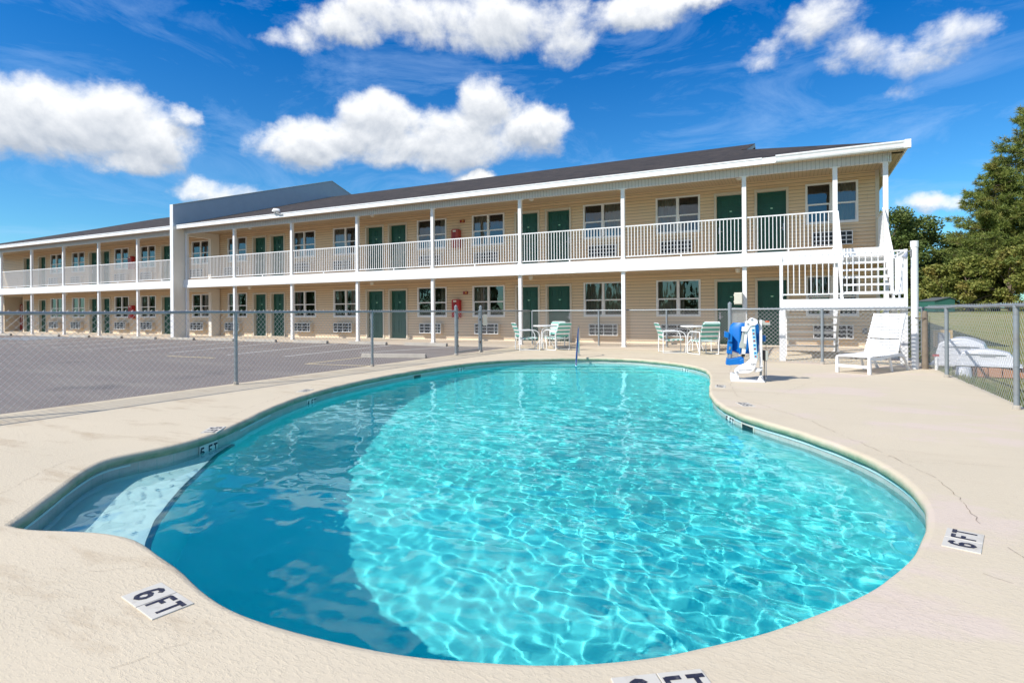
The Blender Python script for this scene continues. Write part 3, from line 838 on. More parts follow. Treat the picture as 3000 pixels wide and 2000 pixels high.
# roof
def roofz(y): return 5.44+.306*(y-17.6)
eR, eL, hy, YB = 2.51, -49.9, 23.7, 38.4
gR, gL = -1.95, -45.2; zr = roofz(28); zh = roofz(hy)
b = MB()
b.poly([(eL, 17.6, 5.44), (eR, 17.6, 5.44), (gR, hy, zh), (gR, 28, zr), (gL, 28, zr), (gL, hy, zh)])
b.poly([(eR, YB, 5.44), (eL, YB, 5.44), (gL, 56-hy, zh), (gL, 28, zr), (gR, 28, zr), (gR, 56-hy, zh)])
b.poly([(eR, 17.6, 5.44), (eR, YB, 5.44), (gR, 56-hy, zh), (gR, hy, zh)])
b.poly([(eL, YB, 5.44), (eL, 17.6, 5.44), (gL, hy, zh), (gL, 56-hy, zh)])
# short gable overhang
b.poly([(gR, hy, zh+.01), (gR+.22, hy, zh+.01), (gR+.22, 28, zr+.01), (gR, 28, zr+.01)])
b.poly([(gR+.22, 56-hy, zh+.01), (gR, 56-hy, zh+.01), (gR, 28, zr+.01), (gR+.22, 28, zr+.01)])
def ruv(v, p):
    n = p.normal
    if abs(n.x) > abs(n.y): return (v.y, (v.z)/.38*1.07)
    return (v.x, v.y*1.045)
b.build('roof', M['roof'], MOTEL, uv=ruv)
b = MB(); b.poly([(gR+.02, hy, zh-.03), (gR+.02, 56-hy, zh-.03), (gR+.02, 28, zr-.04)]); b.build('gable_vent', M['black'], MOTEL)
b = MB()
for s in (0, 1):
    y0_, y1_ = (hy, 28) if s == 0 else (28, 56-hy); za, zc_ = (zh, zr) if s == 0 else (zr, zh)
    b.poly([(gR+.225, y0_, za-.16), (gR+.225, y1_, zc_-.16), (gR+.225, y1_, zc_), (gR+.225, y0_, za)])
b.build('rake_board', M['slate'], MOTEL)
b = MB()   # eave boards
b.box(eL, -.56, 17.60, 17.64, 5.255, 5.425); b.box(eR-.035, eR, 17.64, YB, 5.255, 5.425); b.box(eL, eL+.035, 17.64, YB, 5.255, 5.425)
b.box(-.56, eR-.035, 17.61, 17.64, 5.255, 5.425)
b.build('fascia_board', M['fascia'], MOTEL)
b = MB()  # drip edge, thin and slightly uneven
for i in range(30):
    x = eL+i*1.75; 
    if x+1.75 > -.56: break
    b.box(x, x+1.74, 17.585, 17.60, 5.395+.003*(i % 3), 5.437)
b.build('drip_edge', M['white'], MOTEL)
b = MB(); prof = [(17.61, 5.27), (17.545, 5.27), (17.53, 5.31), (17.525, 5.37), (17.50, 5.41), (17.50, 5.445), (17.515, 5.445), (17.54, 5.39), (17.61, 5.39)]
b.prism(prof, 'x', -.56, eR+.03); b.box(eR-.09, eR+.045, 17.49, 17.62, 5.25, 5.46); b.build('gutter', M['white'], MOTEL)
b = MB(); b.box(eL+.035, eR-.035, 17.64, 18.03, 5.285, 5.30); b.box(eL+.035, eR-.035, 18.18, 20.03, 5.27, 5.285); b.box(XR+.013, eR-.035, 20.03, YB, 5.27, 5.285)
b.build('soffit', M['soffit'], MOTEL)
b = MB(); pl = []
x = -49.6
while x < 2.16:
    pl += [(x, 18.035), (x+.088, 18.035), (x+.094, 18.043), (x+.099, 18.043)]; x += .105
for i in range(len(pl)-1): b.quad((pl[i][0], pl[i][1], 5.07), (pl[i+1][0], pl[i+1][1], 5.07), (pl[i+1][0], pl[i+1][1], 5.285), (pl[i][0], pl[i][1], 5.285))
b.quad((-49.6, 18.035, 5.07), (-49.6, 18.175, 5.07), (2.2, 18.175, 5.07), (2.2, 18.035, 5.07)); b.quad((-49.6, 18.175, 5.07), (-49.6, 18.175, 5.285), (2.2, 18.175, 5.285), (2.2, 18.175, 5.07))
b.box(2.165, 2.20, 18.03, 20.0, 5.06, 5.285)
b.build('porch_beam', M['beam'], MOTEL)
# upper walkway
b = MB(); b.box(-49.6, XR+.02, 18.02, 19.98, 2.50, 2.80); b.build('upper_walkway', M['walk'], MOTEL)
b = MB(); b.box(-49.6, XR+.04, 18.03, 19.97, 2.455, 2.47); b.build('porch_ceiling', M['soffit'], MOTEL)
b = MB(); b.box(-49.6, XR+.06, 17.985, 18.02, 2.565, 2.815); b.box(-49.6, XR+.06, 17.955, 18.02, 2.43, 2.560); b.box(-49.6, XR+.06, 17.99, 18.02, 2.5595, 2.566)
b.box(XR+.025, XR+.06, 18.02, 20., 2.43, 2.815)
b.build('walkway_fascia', M['white'], MOTEL, bevel=.006)
POSTS = [2.07, .90, -1.42, -5.03, -8.69, -12.35, -16.01, -19.67, -23.33, -26.75, -30.72, -34.25, -37.75, -41.25, -44.9, -48.8]
for x in POSTS:
    for fl in (0, 1):
        z0, z1 = (.022, 2.43) if fl == 0 else (2.815, 5.07)
        b = MB(); b.box(x-.058, x+.058, 18.05, 18.166, z0, z1-.012); b.box(x-.12, x+.12, 18.0+.0385, 18.18, z1-.012, z1)
        b.box(x-.08, x+.08, 18.03, 18.186, z0, z0+.02)
        b.build('post', M['white'], MOTEL)
def rail_panel(name, p0, p1, zt, zb, parent, pitch=.102, baluster=.010, zt1=None, zb1=None):
    zt1 = zt if zt1 is None else zt1; zb1 = zb if zb1 is None else zb1
    p0, p1 = Vector(p0), Vector(p1); L = (p1-p0).length; d = (p1-p0)/L; n = Vector((-d.y, d.x))
    b = MB()
    def bar(za0, za1, zc0, zc1, hw):
        q = [p0+n*hw, p0-n*hw, p1-n*hw, p1+n*hw]
        v = [(q[0].x, q[0].y, za0), (q[1].x, q[1].y, za0), (q[2].x, q[2].y, zc0), (q[3].x, q[3].y, zc0), (q[0].x, q[0].y, za1), (q[1].x, q[1].y, za1), (q[2].x, q[2].y, zc1), (q[3].x, q[3].y, zc1)]
        i = len(b.v); b.v += v
        for f in ((3, 2, 1, 0), (4, 5, 6, 7), (0, 1, 5, 4), (1, 2, 6, 5), (2, 3, 7, 6), (3, 0, 4, 7)): b.f.append(tuple(i+k for k in f)); b.m.append(0)
    bar(zt-.035, zt, zt1-.035, zt1, .022); bar(zb, zb+.032, zb1, zb1+.032, .018)
    k = max(1, int(round(L/pitch)))
    for i in range(1, k):
        c = p0+d*(L*i/k); t = i/k
        b.box(c.x-baluster, c.x+baluster, c.y-baluster, c.y+baluster, zb+(zb1-zb)*t+.03, zt+(zt1-zt)*t-.03)
    if zt1 == zt: 
        c = p0+d*L*.5; b.box(c.x-.02, c.x+.02, c.y-.015, c.y+.015, zb-.08, zb)
    return b.build(name, M['white'], parent)
for i in range(1, len(POSTS)-1):
    a, c = POSTS[i], POSTS[i+1]
    if i == 8: c = -26.8
    rail_panel('railing', (c+.06, 18.11), (a-.06, 18.11), 3.88, 2.885, MOTEL)
rail_panel('railing', (2.09, 18.17), (2.09, 19.95), 3.88, 2.885, MOTEL)
rail_panel('railing', (-49.4, 18.17), (-49.4, 19.95), 3.88, 2.885, MOTEL)
# fin wall: pier, header, stub with passages, slate sheet rising over the roof
fx0, fx1 = -27.07, -26.85
b = MB()
b.box(fx0, fx1, 17.50, 18.02, -.05, 5.36, 0); b.box(fx0, fx1, 18.02, 18.22, -.05, 5.26, 0)
b.box(fx0, fx1, 19.46, 19.94, .02, 2.45, 0); b.box(fx0, fx1, 19.46, 19.94, 2.82, 5.26, 0)
b.box(fx0, fx1, 18.22, 19.46, 4.98, 5.26, 0); b.box(fx0, fx1, 18.22, 19.46, 2.25, 2.45, 0)
b.build('fin_pier', simple('painted_stucco', (.76, .71, .63), .85, var=.05, bs=.3, bscale=90), MOTEL)
b = MB()
b.prism([(17.50, 5.362), (17.50, 6.39), (28, 9.63), (38.5, 6.39), (38.5, 5.36)], 'x', fx0, fx1, 0)
b.build('fin_upper_wall', M['slate'], MOTEL)
b = MB(); b.box(fx0-.012, fx1-.005, 17.47, 17.499, -.05, 6.42); b.build('fin_edge_trim', M['white'], MOTEL)
b = MB()
for (ya, za, yb, zb) in ((17.47, 6.395, 28, 9.635), (28, 9.635, 38.5, 6.395)):
    b.quad((fx0-.02, ya, za+.02), (fx1+.02, ya, za+.02), (fx1+.02, yb, zb+.02), (fx0-.02, yb, zb+.02)); b.quad((fx1+.02, ya, za-.02), (fx1+.02, yb, zb-.02), (fx1+.02, yb, zb+.02), (fx1+.02, ya, za+.02))
b.build('fin_coping', M['trim'], MOTEL)

# ------------------------------------------------------------------ wall fixtures
def ac_proto():
    t = thing('air_conditioner', (0, 0, 0), 'x', 'air conditioner', 'through-wall air conditioners under the windows')
    w, h, d = 1.06, .415, .20
    b = MB(); b.box(-w/2+.01, w/2-.01, -d+.02, 0, -h/2+.01, h/2-.01); b.build('casing', M['acside'], t, local=True)
    b = MB(); y0, y1 = -d-.012, -d+.02
    b.box(-w/2, w/2, y0, y1, h/2-.028, h/2); b.box(-w/2, w/2, y0, y1, -h/2, -h/2+.028)
    b.box(-w/2, -w/2+.024, y0, y1, -h/2+.028, h/2-.028); b.box(w/2-.024, w/2, y0, y1, -h/2+.028, h/2-.028)
    for x in (-w/2+.24, 0.02, w/2-.17): b.box(x-.012, x+.012, y0+.002, y1, -h/2+.028, h/2-.028)
    for z in (-.065, .06): b.box(-w/2+.024, w/2-.024, y0+.004, y1, z-.013, z+.013)
    b.build('grille', M['acfront'], t, local=True)
    b = MB()
    for i in range(24): 
        x = -w/2+.03+i*(w-.06)/24; b.box(x, x+.006, -d+.0201, -d+.024, -h/2+.03, h/2-.03)
    b.box(-w/2+.02, w/2-.02, -d+.019, -d+.0205, -h/2+.02, h/2-.02)
    b.build('coil', M['black'], t, local=True)
    return t
AC = ac_proto(); ACX = [.91, -3.69, -6.25, -11.0, -13.66, -18.4, -20.9, -25.75, -28.5, -32.85, -35.36, -39.98, -42.5]
first = True
for i, x in enumerate(ACX):
    for fl in (1, 0):
        loc = (x, 19.985, (.50 if fl == 0 else 3.31))
        o = AC if first else dup(AC, loc); first = False; o.location = loc
        if i <= 7: w = ORD[i]+' window from the right'
        else: w = ORD[i-8]+' window left of the fin wall'
        o['label'] = 'air conditioner under the %s floor %s' % ('upper' if fl else 'ground', w)
def red_box(x, z, label, mat):
    t = thing('extinguisher_cabinet', (x, 19.98, z), label, 'extinguisher cabinet', 'red extinguisher cabinets on the wall')
    b = MB(); b.prism([(-.17, -.36), (.17, -.36), (.17, .33), (.12, .37), (-.12, .37), (-.17, .33)], 'y', -.2, 0); b.build('cabinet', mat, t, local=True)
    b = MB(); b.box(-.11, .03, -.206, -.2, .02, .24, 0); b.build('window_panel', M['darkred'], t, local=True)
    b = MB(); b.box(-.09, .05, -.208, -.2, .26, .33, 0); b.build('notice', M['paper'], t, local=True)
red_box(-12.42, 1.31, 'bright red extinguisher cabinet between ground floor windows right of centre', M['red'])
red_box(-12.42, 4.14, 'red extinguisher cabinet behind the railing on the upper walkway right of centre', simple('faded_red_paint', (.38, .055, .04), .5))
red_box(-34.35, 1.30, 'red extinguisher cabinet on the ground floor wall left of the fin', M['red'])
red_box(-34.35, 4.12, 'red extinguisher cabinet on the upper wall left of the fin', M['red'])
def alarm(x, z, label):
    t = thing('alarm_strobe', (x, 19.98, z), label, 'fire alarm', 'red fire alarm strobes on the wall')
    b = MB(); b.box(-.1, .1, -.05, 0, -.055, .055, 0); b.build('housing', M['darkred'], t, local=True)
    b = MB(); b.box(.0, .085, -.075, -.05, -.04, .04, 0); b.build('lens', M['amber'], t, local=True, bevel=.008)
alarm(-12.17, 4.83, 'small red alarm strobe above the upper extinguisher cabinet right of centre')
alarm(-12.04, 1.94, 'small red alarm strobe above the ground floor extinguisher cabinet right of centre')
alarm(-34.0, 4.85, 'small red alarm strobe above the upper cabinet left of the fin')
def ceil_light(x, z, label):
    t = thing('porch_light', (x, 19.2, z), label, 'ceiling light', 'small ceiling lights over the walkways')
    b = MB(); b.lathe([(.09, 0), (.09, -.03)], 0, 0, 14); b.build('base', M['white'], t, local=True)
    b = MB(); b.lathe([(.075, -.03), (.075, -.09), (.05, -.12)] if z < 3 else [(.07, -.03), (.05, -.06)], 0, 0, 14); b.build('lens', M['lampglass'], t, local=True, smooth=True)
for k, x in enumerate((-1.7, -8.8, -16.2, -23.7)):
    ceil_light(x, 2.455, 'small white light on the lower walkway ceiling, %s from the right' % ORD[k])
    ceil_light(x+.05, 5.27, 'small white light on the upper walkway ceiling, %s from the right' % ORD[k])
for k, x in enumerate((-32.6, -39.8)):
    ceil_light(x, 2.455, 'small white light on the lower walkway ceiling, %s left of the fin' % ORD[k])
    ceil_light(x, 5.27, 'small white light on the upper walkway ceiling, %s left of the fin' % ORD[k])
t = thing('junction_box', (-1.56, 18.02, 1.52), 'cream electrical box mounted on the column behind the pool lift', 'electrical box')
b = MB(); b.box(-.13, .10, -.14, 0, -.19, .16); b.build('case', M['boxcream'], t, local=True, bevel=.015)
b = MB(); b.box(-.115, .085, -.155, -.14, -.17, .145); b.box(-.145, -.128, -.12, -.09, .06, .11); b.box(-.145, -.128, -.12, -.09, -.13, -.08); b.build('lid', M['boxcream'], t, local=True, bevel=.006)
t = thing('outlet_cover', (1.74, 19.98, .52), 'small grey outlet cover low on the wall behind the lounge chair', 'outlet')
b = MB(); b.box(-.06, .06, -.05, 0, -.085, .085); b.build('cover', M['grey'], t, local=True, bevel=.01)
t = thing('security_camera', (-19.95, 17.55, 5.45), 'white security camera on a bracket at the roof edge right of the fin', 'camera')
b = MB(); b.tube([(.32, .03, -.10), (.05, -.05, -.02), (-.05, -.02, .02)], .022, 8); b.build('bracket', M['grey'], t, local=True, smooth=True)
b = MB(); b.tube([(-.16, -.04, .06), (-.10, -.03, .11), (.10, .0, .09), (.16, .02, .07)], [.075, .095, .08, .04], 10); b.build('housing', M['plastic'], t, local=True, smooth=True)
b = MB(); b.tube([(-.17, -.042, .058), (-.20, -.05, .05)], .055, 10); b.build('lens', M['black'], t, local=True, smooth=True)

# machines in the recess
def vend(x, w, mat, label, cat, inner):
    t = thing('vending_machine' if inner else 'ice_machine', (x, 21.2, .03), label, cat)
    b = MB(); b.box(-w/2, w/2, -.35, .35, .08, 1.86); b.box(-w/2+.04, w/2-.04, -.3, .3, 0, .08); b.build('cabinet', mat, t, local=True, bevel=.015)
    if inner:
        b = MB(); b.box(-.02, w/2-.05, -.365, -.35, .55, 1.75); b.build('front_panel', M['black'], t, local=True)
        pl = t
        text_mesh('Coca-Cola', .30, t, M['paper'], Matrix.Translation((-w*.27, -.355, 1.15)) @ Matrix.Rotation(pi/2, 4, 'X') @ Matrix.Rotation(pi/2, 4, 'Z'), bold=.005)
    else:
        b = MB(); b.box(-w/2+.08, w/2-.12, -.36, -.35, 1.0, 1.5); b.build('dispenser_window', M['black'], t, local=True)
    return t
vend(-48.72, .92, M['darkred'], 'red drinks machine at the left end of the recess under the stairs corner', 'vending machine', True)
vend(-47.86, .72, M['darkred'], 'dark red and black drinks machine in the middle of the recess', 'vending machine', True)
vend(-47.15, .64, M['icebox'], 'cream ice machine with dark panel at the right side of the recess', 'ice machine', False)
t = thing('notice_board', (-47.2, 21.6, 2.1), 'grey notice sheet above the cream ice machine', 'notice'); b = MB(); b.box(-.3, .3, -.02, 0, -.33, .27); b.build('board', M['greygreen'], t, local=True)

# ------------------------------------------------------------------ stairs and landing
ST = thing('staircase', (.9, 15.6, 0), 'white outside staircase with a railed landing at the right end of the motel', 'staircase')
lx0, lx1, ly0, ly1 = -.40, 2.06, 14.62, 16.22
b = MB(); b.box(lx0+.03, lx1-.03, ly0+.03, ly1-.03, 1.36, 1.395); b.build('landing', M['white'], ST)
b = MB(); b.box(lx0, lx1, ly0, ly0+.035, 1.15, 1.405); b.box(lx0, lx0+.035, ly0+.035, ly1, 1.15, 1.405); b.box(lx1-.035, lx1, ly0+.035, ly1, 1.15, 1.405); b.box(lx0+.035, lx1-.035, ly1-.035, ly1, 1.15, 1.405)
b.build('landing_fascia', M['white'], ST, bevel=.004)
for (x, y, z1) in ((lx0+.055, ly0-.03, 1.149), (lx1-.055, ly0+.09, 1.149), (lx0+.055, ly1-.06, 1.149), (lx1-.055, ly1-.06, 1.149)):
    b = MB(); b.box(x-.065, x+.065, y, y+.13, 0, z1); b.build('leg', M['white'], ST)
for (x, y) in ((lx0+.03, ly0+.05), (lx1-.03, ly0+.05)):
    b = MB(); b.box(x-.03, x+.03, y-.03, y+.03, 1.396, 2.44); b.build('newel_post', M['white'], ST)
rail_panel('railing', (lx0+.06, ly0+.05), (lx1-.06, ly0+.05), 2.43, 1.50, ST, pitch=.118)
rail_panel('railing', (lx1-.04, ly0+.09), (lx1-.04, ly1-.05), 2.43, 1.50, ST, pitch=.118)
rail_panel('railing', (lx0+.03, ly0+.09), (lx0+.03, ly1-.05), 2.43, 1.50, ST, pitch=.118)
# upper flight
for k in range(6):
    z = 1.40+.2*(k+1); y = 16.24+.28*k
    b = MB(); b.box(1.00, 1.985, y, y+.27, z-.045, z); b.build('tread', M['white'], ST)
for x in (.955, 2.01):
    b = MB(); b.prism([(16.2, 1.22), (16.2, 1.44), (17.98, 2.80), (17.98, 2.55)], 'x', x-.02, x+.02); b.build('stringer', M['white'], ST)
    rail_panel('stair_railing', (x, 16.24), (x, 18.04), 2.40, 1.52, ST, zt1=3.86, zb1=2.90, pitch=.11)
# lower flight, seen from below through the fence
for k in range(6):
    z = 1.40-.2*(k+1); y = 16.24+.27*k
    b = MB(); b.box(-.33, .86, y, y+.26, z-.045, z); b.build('tread', M['white'], ST)
for x in (-.36, .885):
    b = MB(); b.prism([(16.2, 1.15), (16.2, 1.38), (17.9, .10), (17.9, .03), (17.72, .022)], 'x', x-.02, x+.02); b.build('stringer', M['white'], ST)

# ------------------------------------------------------------------ chain link fences
def chain(b, p0, p1, zb, zt, pitch=.088, r=.0022, seed=0):
    p0, p1 = Vector(p0), Vector(p1); L = (p1-p0).length; d = (p1-p0)/L; n = Vector((-d.y, d.x)); H = zt-zb
    rr = random.Random(seed)
    def strand(s0, z0, s1, z1, off):
        a = p0+d*s0+n*off; c = p0+d*s1+n*off
        b.tube([(a.x, a.y, z0), (c.x, c.y, z1)], r, 4, caps=False)
    k = int((L+H)/pitch)+1
    for i in range(k):
        s = i*pitch
        # rising
        s0, z0, s1, z1 = s-H, zb, s, zt
        if s0 < 0: z0 += -s0; s0 = 0
        if s1 > L: z1 -= s1-L; s1 = L
        if s1 > s0: strand(s0, z0, s1, z1, .0022)
        s0, z0, s1, z1 = s-H, zt, s, zb
        if s0 < 0: z0 -= -s0; s0 = 0
        if s1 > L: z1 += s1-L; s1 = L
        if s1 > s0: strand(s0, z0, s1, z1, -.0022)
    # knuckles along the top
    for i in range(int(L/pitch)):
        s = (i+.0)*pitch; a = p0+d*s
        b.tube([(a.x-d.x*.02+n.x*.008, a.y-d.y*.02+n.y*.008, zt-.015), (a.x, a.y, zt+.012), (a.x+d.x*.022-n.x*.008, a.y+d.y*.022-n.y*.008, zt-.012)], r*1.25, 3, caps=False)
def fence(label, p0, p1, posts, zt=1.20, skip=None, off=(.0, .0), wavy=0., rust=False, big=(), wr=.0022):
    mid = (Vector(p0)+Vector(p1))/2
    t = thing('chain_link_fence', (mid.x, mid.y, 0), label, 'fence', 'chain link fences round the pool')
    p0v, p1v = Vector(p0), Vector(p1); d = (p1v-p0v).normalized(); n = Vector((-d.y, d.x))
    mo = Vector(off)
    segs = [(p0v, p1v)]
    if skip: segs = [(p0v, p0v+d*skip[0]), (p0v+d*skip[1], p1v)]
    for k, (a, c) in enumerate(segs):
        if (c-a).length < .05: continue
        b = MB(); chain(b, a+mo, c+mo, .03, zt+.015, seed=k, r=wr); b.build('wire_mesh', M['wire'], t)
        b = MB(); L = (c-a).length; m = max(2, int(L/.9)); P = []
        for i in range(m+1):
            q = a.lerp(c, i/m); P.append((q.x, q.y, zt-.012+wavy*noise.noise((i*.7, k, 3.))))
        b.tube(P, .0205, 8); b.build('top_rail', M['steel'], t, smooth=True)
    for q in posts:
        a = p0v+d*q; R = .030 if q not in big else .042
        H = zt-.01 if q not in big else zt+.10
        b = MB(); b.tube([(a.x, a.y, -.02), (a.x, a.y, H)], R, 12)
        if q in big: b.tube([(a.x, a.y, H), (a.x, a.y, H+.02), (a.x, a.y, H+.06)], [R*1.1, R*1.1, .008], 12)
        else: b.tube([(a.x, a.y, H-.03), (a.x, a.y, H+.004)], R*1.12, 12)
        pst = b.build('post', M['steel'], t, smooth=True)
        for zz in (.18, .5, .82, 1.1):
            b = MB(); b.tube([(a.x, a.y, zz-.006), (a.x, a.y, zz+.006)], R*1.1, 12); b.build('tie_band', M['steel'], pst, smooth=True)
        b = MB(); b.lathe([(R*1.5, .001), (R*1.4, .03), (R*1.15, .05)], a.x, a.y, 10); b.build('footing', M['concrete'], pst)
    return t
FX = -8.30
fence('long chain link fence between the pool deck and the parking lot', (FX, -1.5), (FX, 18.1), [1.5+3.1-.1, 7.95, 11.33, 14.75, 16.10, 1.2], skip=(14.8, 16.05), off=(-.03, 0), big=(14.75, 16.10), wavy=.012)
fence('chain link fence along the walkway columns behind the patio tables', (-8.30, 18.22), (-1.46, 18.22), [.0, 2.4, 4.6, 6.84], off=(0, .03), wavy=.02, wr=.0030)
fence('short chain link fence running from the pool lift back to the motel', (-1.42, 14.05), (-1.42, 18.18), [1.5, 2.9], off=(.03, 0), wr=.0028)
fence('chain link fence in front of the stair landing behind the lounge chair', (-1.42, 14.02), (2.22, 14.02), [.0, 1.86, 3.64], off=(0, .03), big=(.0,), wr=.0030)
fence('chain link fence at the right edge between deck and lawn', (2.25, -2.), (2.25, 13.98), [1.8, 3.6, 7.1, 10.58, 14.10], off=(.035, 0), wavy=.05, zt=1.215, wr=.0016)
# gate
t = thing('gate', (FX, 13.93, 0), 'narrow chain link gate in the fence beside the parking lot', 'gate')
b = MB(); b.tube([(FX, 13.33, .06), (FX, 13.33, 1.26)], .022, 8); b.tube([(FX, 14.50, .06), (FX, 14.50, 1.22)], .022, 8); b.tube([(FX, 13.33, .08), (FX, 14.50, .08)], .02, 8); b.tube([(FX, 13.33, 1.17), (FX, 14.5, 1.17)], .02, 8)
b.build('frame', M['steel'], t, smooth=True)
b = MB(); chain(b, (FX-.02, 13.35), (FX-.02, 14.48), .1, 1.16); b.build('wire_mesh', M['wire'], t)
b = MB()
for z in (.25, .62, 1.0): b.tube([(FX, 13.27, z), (FX, 13.34, z)], .034, 8)
for z in (.3, .95): b.tube([(FX, 14.49, z), (FX, 14.58, z)], .03, 8)
b.build('hinge', M['rust'], t, smooth=True)
t = thing('notice_sign', (FX-.01, 14.83, .93), 'plain pale notice hanging on the fence beside the gate', 'sign')
b = MB(); b.box(.03, .036, -.12, .12, -.165, .165); b.build('panel', M['paper'], t, local=True)

# ------------------------------------------------------------------ PVC light pole and timber post
t = thing('light_pole', (2.03, 13.62, 0), 'thick white PVC pole with a small floodlight at the corner of the deck', 'light pole')
b = MB(); b.tube([(2.03, 13.62, -.02), (2.03, 13.62, 2.38)], .062, 20); b.build('pole', M['plastic'], t, smooth=True)
b = MB(); b.tube([(2.03, 13.62, 2.38), (2.03, 13.62, 2.50)], .070, 20); b.build('cap', M['plastic'], t, smooth=True)
b = MB(); b.tube([(2.03, 13.62, .86), (2.03, 13.62, .875)], .0655, 20); b.build('joint_ring', M['trim'], t, smooth=True)
b = MB(); b.tube([(1.97, 13.58, 2.30), (1.90, 13.52, 2.29), (1.87, 13.50, 2.25)], .012, 8); b.box(1.955, 1.975, 13.56, 13.61, 2.2, 2.34); b.build('bracket', M['grey'], t, smooth=True)
b = MB(); b.tube([(1.885, 13.50, 2.27), (1.87, 13.49, 2.22), (1.84, 13.475, 2.17)], [.02, .033, .05], 12); b.build('lamp_head', M['lockmetal'], t, smooth=True)
t = thing('timber_post', (2.19, 13.60, 0), 'weathered round timber post strapped to the white pole', 'post')
b = MB(); b.tube([(2.19, 13.62, -.02), (2.19, 13.62, 1.08), (2.19, 13.62, 1.13)], [.055, .05, .035], 14); b.build('stake', M['wood'], t, smooth=True)
b = MB(); b.tube([(2.02, 13.55, 1.0), (2.10, 13.54, .99), (2.20, 13.565, .99)], .008, 6); b.build('strap', M['rust'], t)

# ------------------------------------------------------------------ patio furniture
def chair_proto():
    # faces +X, seat centre at origin, width along Y; sled base chair with vinyl straps
    t = thing('patio_chair', (0, 0, 0), 'x', 'chair', 'strap patio chairs')
    W, D, R = .54, .62, .0145
    for s in (-1, 1):
        y = s*W/2
        P = [(-D/2, y, .012+R), (-D/2, y, .60)]
        b = MB(); b.tube([(-D/2, y, 0.012), (-D/2, y, .61)], R, 8)
        arm = [(-D/2, y, .60), (D/2-.20, y, .61)]+[(D/2-.20+.2*sin(a), y, .41+.2*cos(a)) for a in [i*pi/2/6 for i in range(1, 7)]]+[(D/2, y, .02)]
        b.tube(arm, R, 8)
        b.tube([(-D/2, y, .018), (D/2, y, .018)], R*.8, 8)
        b.build('side_frame', M['plastic'], t, smooth=True, local=True)
    # seat sling frame and the back frame
    w = W/2-.03
    b = MB()
    for s in (-1, 1):
        b.tube([(D/2-.08, s*w, .375), (0, s*w, .36), (-D/2+.06, s*w, .345), (-D/2+.02, s*w, .39), (-D/2-.03, s*w, .58), (-D/2-.12, s*w, .80), (-D/2-.135, s*(w-.03), .825)], .011, 8)
    b.tube([(D/2-.08, -w, .375), (D/2-.06, -w+.03, .378), (D/2-.06, w-.03, .378), (D/2-.08, w, .375)], .011, 8)
    b.tube([(-D/2-.135, -w+.03, .825), (-D/2-.135, w-.03, .825)], .011, 8)
    b.tube([(-D/2+.02, -W/2, .36), (-D/2+.02, W/2, .36)], .010, 8); b.tube([(D/2-.12, -W/2, .36), (D/2-.12, W/2, .36)], .010, 8)
    b.tube([(-.02, -w, .35), (-.02, -w*.5, .315), (-.02, w*.5, .315), (-.02, w, .35)], .009, 8)
    b.build('sling_frame', M['plastic'], t, smooth=True, local=True)
    sw, st = MB(), MB(); n = 0
    def strap(mb, x, z, dx, dz):
        L = sqrt(dx*dx+dz*dz); dx, dz = dx/L*.024, dz/L*.024; nx, nz = -dz/.024*.013, dx/.024*.013
        mb.prism([(x-dx+nx, z-dz+nz), (x+dx+nx, z+dz+nz), (x+dx-nx, z+dz-nz), (x-dx-nx, z-dz-nz)], 'y', -w-.012, w+.012)
    for i in range(8):
        x = -D/2+.10+i*.062; strap(st if i % 2 else sw, x, .36+.012*(x/.3), 1, .03)
    bp = [(-D/2+.01, .44), (-D/2-.005, .50), (-D/2-.025, .56), (-D/2-.045, .615), (-D/2-.067, .67), (-D/2-.09, .725), (-D/2-.112, .78)]
    for i, (x, z) in enumerate(bp): strap(st if i % 2 == 0 else sw, x, z, -.35, .93)
    sw.build('white_straps', M['plastic'], t, local=True); st.build('teal_straps', M['teal'], t, local=True)
    return t
CH = chair_proto()
def put_chair(rear_c, face, label, firstone=False):
    # rear_c: middle of the line between the rear feet
    an = atan2(face[1], face[0]); c = (rear_c[0]+cos(an)*.31, rear_c[1]+sin(an)*.31, 0)
    o = CH if firstone else dup(CH, c, an); o.location = c; o.rotation_euler.z = an; o['label'] = label
# near-side frames were measured; the seat lies to the far side of them
def side_pos(rear_near, face, side):
    f = Vector(face).normalized(); n = Vector((-f.y, f.x))*side; p = Vector(rear_near)+n*.27; return (p.x, p.y)
put_chair(side_pos((-7.44, 15.43), (.50, .42), 1), (.50, .42), 'teal and white strap chair left of the first patio table, side on', True)
put_chair(side_pos((-6.45, 15.81), (-.57, .30), -1), (-.57, .30), 'strap chair with its back turned, right of the left patio table')
put_chair((-7.13, 17.62), (-.05, -1), 'sunlit strap chair facing out behind the left patio table')
put_chair(side_pos((-3.33, 15.94), (.55, .26), 1), (.55, .26), 'teal and white strap chair left of the second patio table, side on')
put_chair(side_pos((-2.32, 15.59), (-.45, .57), -1), (-.45, .57), 'strap chair with its back turned, near the blue pool lift')
put_chair((-2.32, 17.60), (-.25, -1), 'sunlit strap chair facing out behind the right patio table')
